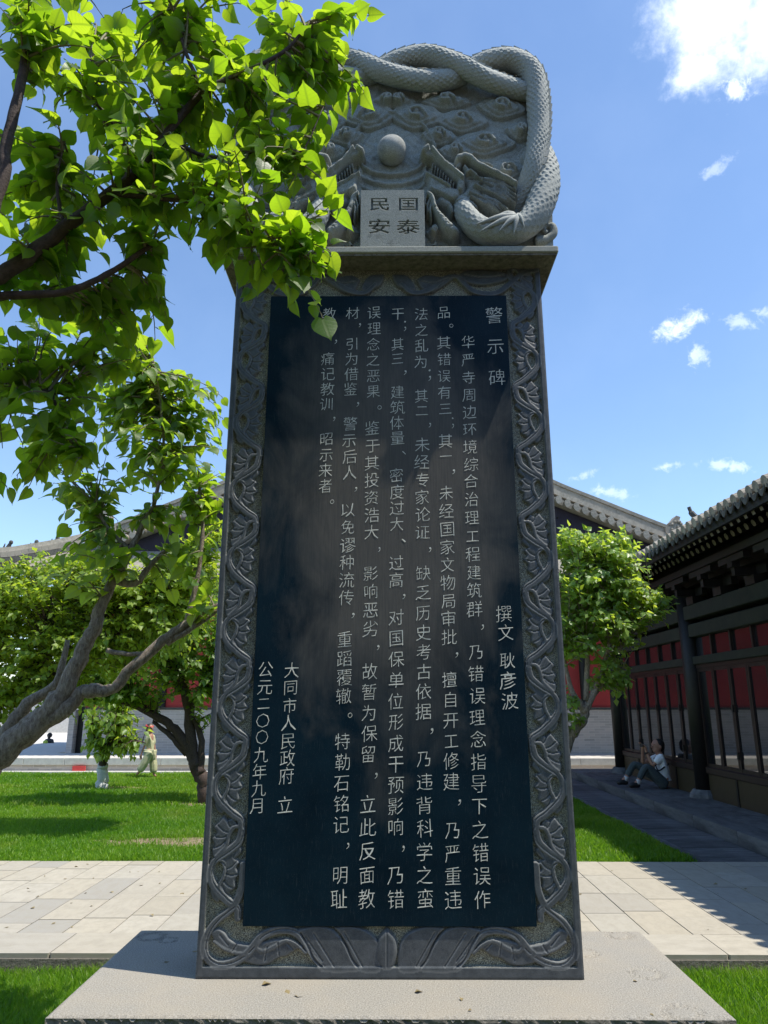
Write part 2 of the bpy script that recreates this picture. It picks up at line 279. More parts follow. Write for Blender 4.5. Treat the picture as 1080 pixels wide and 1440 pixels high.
    def build(s, name, mats, parent=None, smooth=False): return link(name, s.mesh(name), mats, parent, smooth)
def npmesh(name, V, F, uv=None, attrs=None):
    """V (n,3); F (m,k) all k-gons"""
    me = bpy.data.meshes.new(name); n, mF = len(V), len(F); k = F.shape[1]
    me.vertices.add(n); me.vertices.foreach_set('co', np.ascontiguousarray(V, 'f').ravel()); me.loops.add(mF*k); me.loops.foreach_set('vertex_index', np.ascontiguousarray(F, 'i').ravel())
    me.polygons.add(mF); me.polygons.foreach_set('loop_start', np.arange(0, mF*k, k, dtype='i')); me.polygons.foreach_set('loop_total', np.full(mF, k, 'i'))
    if uv is not None:
        l = me.uv_layers.new(name='UVMap'); l.data.foreach_set('uv', np.ascontiguousarray(uv[F.ravel()], 'f').ravel())
    for a, val in (attrs or {}).items(): x = me.attributes.new(a, 'FLOAT', 'POINT'); x.data.foreach_set('value', np.ascontiguousarray(val, 'f'))
    me.update(calc_edges=True); me.validate(); return me
def smooth_path(pts, n=8):
    P = [np.array(p, float) for p in pts]; P = [2*P[0]-P[1]]+P+[2*P[-1]-P[-2]]; out = []
    for i in range(1, len(P)-2):
        a, b, c, d = P[i-1:i+3]
        for k in range(n):
            t = k/n; out.append(.5*((2*b)+(c-a)*t+(2*a-5*b+4*c-d)*t*t+(3*b-a-3*c+d)*t**3))
    out.append(P[-2]); return np.array(out)
# ------------------------------------------------------------------ relief heightfields
class Relief:
    def __init__(s, x0, x1, y0, y1, d):
        s.d = d; s.x = np.arange(x0, x1+d/2, d); s.y = np.arange(y0, y1+d/2, d); s.X, s.Y = np.meshgrid(s.x, s.y); s.H = np.zeros_like(s.X); s.x0, s.y0 = x0, y0
    def win(s, ax, bx, ay, by):
        i0 = max(0, int((ax-s.x0)/s.d)); i1 = min(len(s.x), int((bx-s.x0)/s.d)+2); j0 = max(0, int((ay-s.y0)/s.d)); j1 = min(len(s.y), int((by-s.y0)/s.d)+2)
        return slice(j0, max(j1, j0)), slice(i0, max(i1, i0))
    def put(s, w, h, m, mode):
        A = s.H[w]
        if mode == 'max': A[m] = np.maximum(A, h)[m]
        elif mode == 'cut': A[m] = (A-h)[m]
        elif mode == 'set': A[m] = h[m]
        elif mode == 'add': A[m] = (A+h)[m]
    def stroke(s, pts, r, h, mode='max', flat=.0, edge=None, h1=None, n=8, sm=True):
        """swept bead; r number or list; flat: share of radius that is level"""
        P = smooth_path(pts, n) if sm and len(pts) > 2 else np.array(pts, float)
        if len(P) == 2: P = np.array([P[0]+(P[1]-P[0])*t for t in np.linspace(0, 1, 12)])
        rr = np.interp(np.linspace(0, 1, len(P)), np.linspace(0, 1, len(r)), r) if isinstance(r, (list, tuple)) else np.full(len(P), r)
        hh = np.linspace(h, h if h1 is None else h1, len(P)); R = rr.max()
        w = s.win(P[:, 0].min()-R, P[:, 0].max()+R, P[:, 1].min()-R, P[:, 1].max()+R); X, Y = s.X[w], s.Y[w]
        if X.size == 0: return
        best = np.full(X.shape, -1e9)
        for i in range(len(P)-1):
            a, b = P[i], P[i+1]; ab = b-a; L = ab.dot(ab)+1e-12; rm = max(rr[i], rr[i+1])
            ww = s.win(min(a[0], b[0])-rm, max(a[0], b[0])+rm, min(a[1], b[1])-rm, max(a[1], b[1])+rm)
            sj = slice(max(ww[0].start-w[0].start, 0), ww[0].stop-w[0].start); si = slice(max(ww[1].start-w[1].start, 0), ww[1].stop-w[1].start)
            x, y = X[sj, si], Y[sj, si]
            t = np.clip(((x-a[0])*ab[0]+(y-a[1])*ab[1])/L, 0, 1); d = np.hypot(x-a[0]-t*ab[0], y-a[1]-t*ab[1]); rl = rr[i]+(rr[i+1]-rr[i])*t; hl = hh[i]+(hh[i+1]-hh[i])*t
            q = np.clip((d/rl-flat)/(1-flat), 0, 1); pr = np.where(d <= rl, hl*np.sqrt(1-q*q), -1e9); best[sj, si] = np.maximum(best[sj, si], pr)
        s.put(w, best, best > -1e8, mode)
    def poly(s, pts, h, edge, mode='max', sm=4, base=0):
        """raised outline with rounded edge of given width"""
        P = smooth_path(list(pts)+[pts[0]], sm)[:-1] if sm else np.array(pts, float)
        w = s.win(P[:, 0].min(), P[:, 0].max(), P[:, 1].min(), P[:, 1].max()); X, Y = s.X[w], s.Y[w]
        if X.size == 0: return
        ins = np.zeros(X.shape, bool); D = np.full(X.shape, 1e9); n = len(P)
        for i in range(n):
            a, b = P[i], P[(i+1) % n]; ab = b-a; L = ab.dot(ab)+1e-12
            c = ((a[1] > Y) != (b[1] > Y)) & (X < (b[0]-a[0])*(Y-a[1])/(b[1]-a[1]+1e-12)+a[0]); ins ^= c
            t = np.clip(((X-a[0])*ab[0]+(Y-a[1])*ab[1])/L, 0, 1); D = np.minimum(D, np.hypot(X-a[0]-t*ab[0], Y-a[1]-t*ab[1]))
        q = 1-np.clip(D/edge, 0, 1); s.put(w, base+h*np.sqrt(1-q*q), ins, mode)
def grid_mesh(name, PTS, keep, attrs=None):
    """PTS (j,i,3), keep (j-1,i-1) cell mask"""
    J, I = PTS.shape[:2]; idx = np.arange(J*I).reshape(J, I); j, i = np.nonzero(keep)
    F = np.stack([idx[j, i], idx[j, i+1], idx[j+1, i+1], idx[j+1, i]], 1); used = np.unique(F); rem = np.full(J*I, -1); rem[used] = np.arange(len(used))
    return npmesh(name, PTS.reshape(-1, 3)[used], rem[F], None, {k: v.reshape(-1)[used] for k, v in (attrs or {}).items()})

# ================================================================== THE SETTING
def flat(name, x0, x1, y0, y1, z, mat, kind='structure'):
    o = MB().add([(x0, y0, z), (x1, y0, z), (x1, y1, z), (x0, y1, z)], [(0, 1, 2, 3)]).build(name, mat); tag(o, kind=kind); return o
Y0, YB, Y1 = 5.61, 6.07, 8.67          # near edge, end of border course, far edge of the path
XL, XR = 3.45, 4.30                    # lane beside the platform
flat('ground', -400, 400, -60, 600, -.20, 'soil')
flat('lawn_near', -14, 4.2, 1.5, Y0-.02, -.13, 'lawn'); 
flat('lawn_far', -14, XL-.1, Y1, 18.6, -.02, 'lawn')
flat('courtyard_ground', -60, 14, 18.6, 120, -.012, 'plaza')
flat('soil_under_paving', -14, 7, Y0-.01, Y1+.005, -.055, 'soil')
path = MB().box(-14, XR-.01, Y0+.01, Y1, -.15, -.012).build('path', 'soil'); tag(path, kind='structure')
kerb = MB(); 
path_edge = tag(MB().box(-14, 4.6, Y0-.012, Y0+.008, -.19, -.03).build('path_kerb', 'rough'), kind='structure')
# paving slabs, one by one
slab_me = MB().box(-.5, .5, -.5, .5, -.5, .5, bev=.012).mesh('paving_slab'); slab_me.materials.append(MT['paving'])
slabm2 = slab_me.copy(); slabm2.materials[0] = MT['darkpave']; slabm3 = slab_me.copy(); slabm3.materials[0] = MT['worn_platform']
def slab(x0, x1, y0, y1, z0, z1, parent, name='paving_slab', me=None, tilt=.0012):
    o = bpy.data.objects.new(name, me or slab_me); COL.objects.link(o); o.parent = parent; o.location = ((x0+x1)/2, (y0+y1)/2, (z0+z1)/2)
    o.scale = (x1-x0, y1-y0, z1-z0); o.rotation_euler = (rnd.uniform(-tilt, tilt), rnd.uniform(-tilt, tilt), 0); return o
g = .008
cols = []; x = -5.55
while x < 4.2:
    w = rnd.choice([.33, .345, .36]); cols.append((x, min(x+w, XR))); x += w
for k, (a, b) in enumerate(cols):
    y = YB - rnd.uniform(0, .55); 
    while y < Y1-.02:
        L = rnd.uniform(.55, .82); y2 = y+L
        if Y1-y2 < .2: y2 = Y1
        lo = max(y, YB)
        if y2-lo > .1:
            slab(a+g/2, b-g/2, lo+g/2, min(y2, Y1)-g/2, -.05, rnd.uniform(-.0015, .0015), path)
        y = y2
x = -5.6+rnd.random()*.2
while x < 4.2:
    L = rnd.uniform(.62, .95); slab(x+g/2, min(x+L, XR)-g/2, Y0, YB-g/2, -.07, rnd.uniform(-.001, .002)+.002, path); x += L
flat('path_beyond_view', -14, -5.6, Y0, Y1, -.004, 'paving')
# lane of grey stone strips, its low kerb, and the platform with long edge stones
lane = tag(MB().box(XL, XR-.02, Y1+.004, 20, -.15, -.03).build('lane', 'soil'), kind='structure')
y = Y1+.01
while y < 19.4:
    L = rnd.uniform(.26, .31); slab(XL+.06, XR-.02, y+.003, y+L-.003, -.06, -.008+rnd.uniform(-.002, .002), lane, 'lane_slab', slabm2, .003); y += L
y = Y1+.01
while y < 19.4:
    L = rnd.uniform(.7, 1.0); slab(XL-.06, XL+.055, y+.003, y+L-.003, -.09, .004, lane, 'edging_stone', slabm2); y += L
platform = tag(MB().box(XR+.4, 12, 2.0, 18.6, -.1, .15).build('platform', 'worn_platform'), kind='structure')
y = 2.0
while y < 18.6:
    L = rnd.uniform(1.2, 1.8); L = min(L, 18.6-y); slab(XR, XR+.397, y+.003, y+L-.003, -.1, .155+rnd.uniform(-.003, .003), platform, 'edge_stone', slabm3, .0006); y += L
    if L < .3: break
y = 2.2
while y < 18.4:
    L = rnd.uniform(.4, .6)
    for q in range(3):
        if PIX((XR+.45+q*.42, y, .15))[0] < 1150: slab(XR+.402+q*.42, XR+.818+q*.42, y+.003, y+L-.003, .1, .153+rnd.uniform(-.002, .003), platform, 'platform_slab', slabm3, .002)
    y += L
# ================================================================== PLINTH AND STELE
PT = .45; D = 3.75
pl = thing('plinth', 'low beige granite slab under the dark inscribed stele', 'plinth', (0, 3.9, -.13))
x0, x1, yF, yB = -1.395, 1.395, .892*D, 1.201*D
nx, ny = 280, 120; xs = np.linspace(x0, x1, nx); ys = np.linspace(yF, yB, ny); XX, YY = np.meshgrid(xs, ys); ZZ = np.full_like(XX, PT)
def rosette(cx, cy, R, part=1.0):
    """worn ring of carved petals, cut a few millimetres into the slab"""
    a = np.arctan2(YY-cy, XX-cx); r = np.hypot(XX-cx, YY-cy)/R; k = (r < 1) & (r > .55)
    ZZ[k] -= (.012*(np.abs(np.sin(a*9+r*5)) > .5)*part)[k] if np.ndim(part) else (.011*(np.sin(a*18+r*9) > .1))[k]
for px, py, R in ((870, 1315, .085), (822, 1340, .075), (908, 1369, .085), (960, 1424, .09), (215, 1317, .085), (238, 1322, .05)):
    q = PZ(px, py, PT); rosette(q.x, q.y, R)
ed = np.minimum(np.minimum(XX-x0, x1-XX), np.minimum(YY-yF, yB-YY)); ZZ -= np.clip(.012-ed, 0, .012)*.8*(1+1.2*(nr.rand(ny, nx) > .8))
P3 = np.stack([XX, YY, ZZ], 2); top = grid_mesh('slab_top', P3, np.ones((ny-1, nx-1), bool)); link('slab_top', top, 'granite', pl)
b = MB(); n = 90
for (ax, ay, bx, by) in ((x0, yF, x1, yF), (x1, yF, x1, yB), (x1, yB, x0, yB), (x0, yB, x0, yF)):   # rough split sides
    L = math.hypot(bx-ax, by-ay); n = int(L/.03); nrm = Vector((by-ay, -(bx-ax), 0)).normalized(); vs = []
    hs = [0, .012, .05, .12, .2, .3, .4, .58]
    for h in hs:
        for i in range(n+1):
            t = i/n; off = 0 if h < .005 or i in (0, n) else rnd.uniform(-.012, .006); vs.append((ax+(bx-ax)*t+nrm.x*off, ay+(by-ay)*t+nrm.y*off, PT-.0095-h))
    b.add(vs, [(r*(n+1)+i, r*(n+1)+i+1, (r+1)*(n+1)+i+1, (r+1)*(n+1)+i) for r in range(len(hs)-1) for i in range(n)])
b.build('slab_side', 'rough', pl)
# ---- the stele
st = thing('inscribed_stele', 'tall dark stone stele with a long pale carved inscription and a dragon crown', 'stele', (0, D+.15, PT))
HW = .893; TH = .40
def zf(py, Y=D): return PY(547, py, Y).z
zb = PT; z_rim = zf(1360); z_pb = zf(1303); z_pt = zf(416); z_cap = zf(375, D); z_top = z_cap
PW = .686
d = .004
R = Relief(-HW, HW, zb, z_cap, d)
FLD, VN = -.027, .024        # depth of the picked ground; height of the work above it
fieldm = (np.abs(R.X) < HW-.030) & (R.Y > z_rim)
base = np.where(fieldm, FLD, 0.0)
V = Relief(-HW, HW, zb, z_cap, d)      # raised work
def bead(pts, r, h=VN, n=8): V.stroke(pts, [q*1.30 for q in r], h, flat=.72, n=n)
def leafpoly(pts, h=VN*.85):
    c = np.mean(pts, axis=0); V.poly([tuple(c+(np.array(p)-c)*1.12) for p in pts], h, .010, sm=3)
def groove(pts, r=.0036, h=.006): V.stroke(pts, r, h, 'cut')
vine = [(0.06, 0), (.15, .14), (.5, .26), (.86, .36), (.97, .5), (.84, .64), (.42, .8), (.10, .89)]
curl1 = [(.08, .02), (.16, -.04), (.33, -.03), (.45, .06), (.50, .16), (.66, .24), (.84, .30)]
leaf1 = [(.25, -.06), (.38, -.14), (.52, -.11), (.66, -.15), (.78, -.09), (.92, -.03), (.84, .03), (.96, .09), (.88, .15), (.94, .21), (.88, .29), (.70, .23), (.54, .14), (.46, .02), (.35, -.05)]
leaf2 = [(.60, .36), (.40, .24), (.22, .27), (.26, .33), (.10, .38), (.18, .44), (.08, .50), (.20, .56), (.18, .64), (.33, .69), (.42, .76), (.58, .73), (.72, .66), (.60, .56), (.50, .45)]
curl2 = [(.92, .40), (.80, .345), (.62, .36), (.52, .43), (.56, .54), (.66, .63), (.58, .72)]
fx0, fx1 = PW+.012, HW-.034
zs = z_rim+.20; P = .405; ncell = int((z_pt+.06-zs)/P)+1; P = (z_cap-.04-zs)/ncell
for side in (1, -1):
    for k in range(ncell):
        zt = z_cap-.04-k*P; jx, jy = rnd.uniform(-.035, .035), rnd.uniform(-.022, .022)
        def T(p): return (side*(fx0+(p[0]*.96+.02+jx)*(fx1-fx0)), zt-(p[1]+jy)*P)
        leafpoly([T(p) for p in leaf1]); leafpoly([T(p) for p in leaf2])
        for a, c in (((.40, -.04), (.52, -.12)), ((.48, .02), (.80, -.06)), ((.5, .06), (.86, .07)), ((.55, .12), (.88, .20)), ((.44, .44), (.18, .36)), ((.48, .5), (.12, .50)), ((.54, .58), (.24, .66)), ((.56, .64), (.40, .73))): groove([T(a), T(((a[0]+c[0])/2, (a[1]+c[1])/2+.015)), T(c)])
        for cv in (curl1, curl2): bead([T(p) for p in cv], [.008, .0085, .007, .005]); groove([T((p[0]-.055, p[1]+.02)) for p in cv], .003, .005)
        leafpoly([T(p) for p in ((.10, .16), (.02, .24), (.14, .30), (.30, .33), (.22, .24))]); leafpoly([T(p) for p in ((.95, .70), (.86, .78), (.70, .82), (.62, .76), (.80, .68))])
        full = [T(p) for p in vine]+[T((.06, 1.0))]; bead(full, [.014, .017, .012, .013, .017, .015, .013]); groove([(p[0]-side*.010, p[1]+.003) for p in full], .0028, .005)
def Z4(p): q = PY(240+p[0]/1.742, 1100+p[1]/1.742, D); return (q.x, q.z)
for sgn in (1, -1):
    def T(p): x, z = Z4(p); return (x*sgn, z)
    corner = [(178, 205), (172, 262), (150, 310), (108, 345), (84, 385), (84, 425), (110, 448), (150, 444), (190, 418), (222, 380), (262, 364), (300, 368), (326, 392), (350, 430), (372, 456)]
    leafpoly([T(p) for p in ((100, 372), (118, 362), (134, 372), (150, 390), (185, 398), (215, 396), (190, 420), (150, 420), (118, 404))])
    leafpoly([T(p) for p in ((184, 440), (196, 412), (226, 396), (262, 388), (290, 392), (318, 406), (300, 414), (280, 428), (262, 432), (240, 446), (214, 448))])
    leafpoly([T(p) for p in ((318, 366), (360, 358), (392, 364), (412, 382), (432, 412), (445, 440), (458, 458), (376, 460), (352, 436), (336, 404))])
    leafpoly([T(p) for p in ((404, 362), (440, 358), (474, 366), (498, 384), (508, 410), (508, 458), (466, 459), (446, 436), (432, 404), (418, 378))])
    bead([T(p) for p in corner], [.017, .013, .014, .016, .016, .013, .012]); groove([T((p[0]+5, p[1]-3)) for p in corner[2:]], .003, .006)
    bead([T(p) for p in ((215, 384), (208, 402), (224, 416), (250, 406), (280, 390), (306, 398), (330, 420))], [.006, .008, .006])
    bead([T(p) for p in ((105, 392), (130, 410), (160, 420), (190, 424))], [.005, .007])
    for a, c in (((120, 375), (140, 400)), ((160, 400), (150, 416)), ((236, 404), (230, 438)), ((262, 396), (266, 428)), ((285, 396), (300, 412)), ((330, 380), (372, 440)), ((350, 372), (400, 452)), ((425, 370), (470, 452))): groove([T(a), T(c)])
    groove([T(p) for p in ((376, 458), (352, 436), (336, 404), (318, 372))], .005, .010); groove([T(p) for p in ((462, 458), (444, 434), (430, 402), (412, 372))], .005, .010)
    # top border scroll
    def U(p): q = PY(370+p[0]/2.571, 360+p[1]/2.571, D); return (q.x*sgn, q.z)
    bead([U(p) for p in ((500, 100), (540, 130), (600, 120), (660, 78), (700, 72), (730, 100), (770, 128), (840, 132), (890, 100), (940, 60), (990, 50))], [.010, .015, .012, .014, .015, .012])
    leafpoly([U(p) for p in ((712, 66), (740, 50), (790, 48), (850, 52), (892, 66), (860, 88), (800, 100), (745, 92))]); leafpoly([U(p) for p in ((560, 82), (590, 66), (640, 72), (690, 70), (640, 110), (600, 128), (575, 110))])
    leafpoly([U(p) for p in ((470, 64), (515, 66), (540, 90), (545, 118), (500, 112), (478, 92))]); groove([U(p) for p in ((730, 66), (800, 76), (870, 68))]); groove([U(p) for p in ((575, 90), (620, 96), (670, 80))])
bud = [Z4(p) for p in ((530, 356), (552, 384), (556, 420), (544, 458), (516, 458), (504, 420), (508, 384))]
V.poly(bud, VN+.004, .02, sm=4); groove([Z4(p) for p in ((530, 360), (530, 455))], .003, .004)
rise = np.clip(V.H, 0, .03); on = V.H > .0008
Hh = np.where(fieldm, base+rise, base); pick = np.clip(1-rise/.004, 0, 1)*fieldm
Hh += np.where(fieldm & (rise < .004), nr.rand(*Hh.shape)*.0055-.002, 0)+(nr.rand(*Hh.shape)-.5)*.0004
Hh -= np.where(~fieldm, np.clip(.007-np.minimum(HW-np.abs(R.X), R.Y-zb), 0, .007)*.9*(1+(nr.rand(*Hh.shape) > .92)*1.5), 0)
lap = np.zeros_like(rise); lap[1:-1, 1:-1] = 4*rise[1:-1, 1:-1]-rise[:-2, 1:-1]-rise[2:, 1:-1]-rise[1:-1, :-2]-rise[1:-1, 2:]; lap2 = np.clip(lap/.006, 0, 1)*(rise > .010); lap2[1:-1, 1:-1] = np.maximum(lap2[1:-1, 1:-1], .6*lap2[:-2, 1:-1]); worn = np.clip(lap2, 0, 1)
worn = np.maximum(worn, np.clip(1-np.minimum(HW-np.abs(R.X), R.Y-zb)/.007, 0, 1)*.7)
keep = ((np.abs(R.X) > PW-.012) | (R.Y < z_pb+.012) | (R.Y > z_pt-.012))
keep = keep[:-1, :-1] & keep[1:, 1:] & keep[:-1, 1:] & keep[1:, :-1]
PTS = np.stack([R.X, D-Hh, R.Y], 2)
o = link('carved_border', grid_mesh('carved_border', PTS, keep, {'picked': pick, 'worn': worn}), 'carved', st, True)
zt = R.y[-1]
MB().box(-HW, HW, D+.030, D+TH, zb, z_cap).build('slab_body', 'side', st)
b = MB(); b.box(-HW, -HW+.02, D+.007, D+.0298, zb, z_cap); b.box(HW-.02, HW, D+.007, D+.0298, zb, z_cap); b.box(-HW+.02, HW-.02, D+.007, D+.0298, zb, zb+.03); b.build('slab_edge', 'side', st)
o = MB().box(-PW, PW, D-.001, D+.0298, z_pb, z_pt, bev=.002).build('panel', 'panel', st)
# ---- inscription
COLS = [(695, [('警', 443.6), ('示', 486.7), ('碑', 531)], 699, 1.25), (709, [('撰', 863), ('文', 889), ('耿', 929), ('彦', 957), ('波', 986)], 717, 1.05)]
def seg(*a):
    r = []
    for s_, ya, yb in a:
        n = len(s_); r += [(c, ya if n == 1 else ya+(yb-ya)*i/(n-1)) for i, c in enumerate(s_)]
    return r
COLS += [(658, seg(('华严寺周边环境综', 481.7, 653), ('合治理工程建筑群，', 676.7, 882), ('乃错误理念指导下', 916.7, 1132.8), ('之错误作', 1166.7, 1265)), 678, 1),
 (623.6, seg(('品。', 439, 458), ('其错误有三；', 482.5, 598), ('其一，', 620, 663), ('未经国家文物局审批，', 693, 921), ('擅自开工修建，', 955.5, 1128), ('乃严重违', 1168, 1265)), 638, 1),
 (592, seg(('法之乱为；', 441.7, 531), ('其二，', 556.7, 598), ('未经专家论证，', 625.6, 772.5), ('缺乏历史考古依据，', 806, 1028), ('乃违背科学之蛮', 1066.7, 1264)), 598, 1),
 (559, seg(('干；', 441, 461), ('其三，', 484, 524), ('建筑体量、', 552, 637), ('密度过大、', 668.6, 760), ('过高，', 792, 839), ('对国保单位形成干预影响，', 868, 1193), ('乃错', 1230.6, 1265)), 556, 1),
 (526, seg(('误理念之恶果。', 440, 573), ('鉴于其投资浩大，', 602, 773), ('影响恶劣，', 806, 910), ('故暂为保留，', 944, 1090), ('立此反面教', 1130.6, 1264)), 516, 1),
 (496, seg(('材，', 441, 457.5), ('引为借鉴，', 484, 568.6), ('警示后人，', 596, 688), ('以免谬种流传，', 717, 865.6), ('重蹈覆辙。', 899, 1006), ('特勒石铭记，', 1043, 1189), ('明耻', 1230.6, 1264)), 477, 1),
 (463, seg(('教战，', 442, 480), ('痛记教训，', 504.7, 589), ('昭示来者。', 617, 706)), 457, 1),
 (410, seg(('大同市人民政府', 942.4, 1091), ('立', 1132, 1132)), 401, .95), (374, seg(('公元二〇〇九年九月', 941.5, 1133)), 362.5, .95)]
fc = bpy.data.curves.new('glyph', 'FONT'); fo = bpy.data.objects.new('glyph', fc); COL.objects.link(fo); cache = {}
def glyph(ch, ext=0, off=0, res=2):
    k = (ch, ext, off)
    if k not in cache:
        fc.body = ch; fc.extrude = ext; fc.offset = off; fc.resolution_u = res; bpy.context.view_layer.update(); dg = bpy.context.evaluated_depsgraph_get(); dg.update()
        me = bpy.data.meshes.new_from_object(fo.evaluated_get(dg)); cache[k] = ([tuple(v.co) for v in me.vertices], [tuple(p.vertices) for p in me.polygons]); bpy.data.meshes.remove(me)
    return cache[k]
def area(g):
    vs, fs = g; t = 0
    for f in fs:
        for k in range(1, len(f)-1):
            a_, b_, c_ = vs[f[0]], vs[f[k]], vs[f[k+1]]; t += abs((b_[0]-a_[0])*(c_[1]-a_[1])-(b_[1]-a_[1])*(c_[0]-a_[0]))/2
    return t
def thin(ch):
    if ch == '导':
        (va, fa), (vb, fb) = thin('巳'), thin('寸'); return [(v[0], .40+(v[1]-.38)*.52+.21, 0) for v in va]+[(v[0], .16+(v[1]-.38)*.56, 0) for v in vb], list(fa)+[tuple(i+len(va) for i in f) for f in fb]
    g0 = glyph(ch); a0 = area(g0)
    for off in (-.013, -.008):
        g1 = glyph(ch, 0, off); a1 = area(g1)
        if .55*a0 < a1 < (1+off*15)*a0:
            if len(g0[0]) == len(g1[0]) and max(math.hypot(p[0]-q[0], p[1]-q[1]) for p, q in zip(g0[0], g1[0])) < .05:
                out = []          # cut with a chisel: level strokes finer than upright ones, width never quite even
                for p, q in zip(g0[0], g1[0]):
                    w = .55*math.sin(p[0]*19+p[1]*7)*math.sin(p[1]*15-p[0]*5+ord(ch)); kx, ky = .75+w, 1.45+w*.8; out.append((p[0]+(q[0]-p[0])*kx, p[1]+(q[1]-p[1])*ky, 0))
                return out, g1[1]
            return g1
    return g0
for xa, chars, xb, sc in COLS:
    ya, yb = chars[0][1], chars[-1][1]
    for ch, py in chars:
        px = xa+(xb-xa)*(py-ya)/max(1, yb-ya); punct = ch in '，。；、'
        vs, fs = thin(ch)
        q = PY(px+(11 if punct else 0)+rnd.uniform(-.7, .7), py+rnd.uniform(-.5, .5), D-.002); s = .0875*sc*rnd.uniform(.95, 1.04)*(.92 if ch in '一二三工〇' else 1)
        sx = s*rnd.uniform(.92, 1.0); cx, cy = (.24, .09) if punct else (.5, .38); a = rnd.uniform(-.03, .03); sk = rnd.uniform(.05, .10); hh = rnd.uniform(-.06, .06)
        out = []
        for vx, vy, _ in vs:
            u, v = vx-cx, vy-cy; v2 = v+sk*u - .09*u*u+.015; u2 = u*(1+hh*v) - .04*v*v
            u2, v2 = u2*math.cos(a)-v2*math.sin(a), u2*math.sin(a)+v2*math.cos(a)
            wob = .010*math.sin(vx*23+vy*17+py); out.append((q.x+(u2+wob)*sx, D-.0022-.0006*rnd.random(), q.z+(v2+wob*.8)*s))
        me = bpy.data.meshes.new('character'); me.from_pydata(out, [], fs); me.update(); link('character', me, 'letter', st)
# ---- cap slab and crown
DC = D-.14; zc1 = zf(346, DC)
cap = MB(); n = 120; hwc = .973
cap.box(-hwc, hwc, DC, D+TH+.1, z_cap, zc1, bev=.006); cap.build('cap_slab', 'cap', st)
MB().box(-hwc+.012, hwc-.012, DC+.012, D+TH+.088, z_cap-.012, z_cap+.001).build('cap_underside', 'rough', st)
YP = D-.01                       # front plane of the crown ground
def mir(x): return 1104-x
K = Relief(322, 782, 60, 352, 1.05)
K.H[:] = 0
mpx = 3.95e-3                    # metres in one photograph pixel at the crown
def both(fn):
    fn(lambda p: (p[0], p[1])); fn(lambda p: (mir(p[0]), p[1]))
def cloud(cx, cy, w, h, tilt=0, T=lambda p: p, lift=.027):
    ca, sa = math.cos(tilt), math.sin(tilt)
    def E(x, y): return T((cx+x*ca*w-y*sa*h, cy+x*sa*w+y*ca*h+9))
    for q, hh in ((1.0, lift), (.72, lift*1.6), (.46, lift*2.1)):
        off = (1-q)*.25
        K.poly([E(-1*q, off-.05*q), (E(-.55*q, off-.7*q)), E(0, off-.92*q), E(.6*q, off-.65*q), E(1.0*q, off+.05*q), E(.5*q, off+.62*q), E(0, off+.95*q), E(-.5*q, off+.66*q)], hh, 2.2, 'max', 3)
    K.stroke([E(.30, .1), E(.12, -.22), E(-.2, -.12), E(-.18, .22), E(.1, .32)], 3.2, lift*2.9, flat=.2); K.stroke([E(.02, .05), E(.0, .05)], 4.2, lift*3.1)
def layer(T):
    for c in ((627, 138, 36, 12, 0), (585, 158, 42, 20, .05), (649, 165, 38, 18, .02), (704, 146, 36, 17, .1), (680, 196, 46, 19, 0), (731, 180, 22, 13, .2), (712, 236, 36, 20, -.1), (640, 208, 26, 12, .1), (742, 218, 18, 20, 0), (617, 186, 26, 14, .1),
              (560, 138, 26, 10, 0), (668, 318, 0.1, .1, 0), (610, 322, 12, 12, 0), (664, 232, 18, 12, .3), (690, 262, 24, 10, 0)): cloud(*c, T=T)
both(layer)
ring = [(551+62*math.cos(a), 224+62*math.sin(a)*.98) for a in np.linspace(math.radians(190), math.radians(350), 24)]
K.stroke(ring, 2.2, .045, sm=False)
K.poly([(504, 216), (520, 190), (551, 178), (582, 190), (600, 216), (594, 262), (551, 272), (508, 262)], .012, 5, 'set', 3)
for dy, w, hgt, rr in ((0, 44, 20, 3.0), (10, 50, 24, 3.6), (22, 52, 26, 3.4), (34, 50, 26, 3.0)):
    K.stroke([(551+w*math.sin(t), 230+dy*.9+hgt*math.cos(t)) for t in np.linspace(-1.35, 1.35, 14)], rr, .040-.0006*dy, flat=.1)
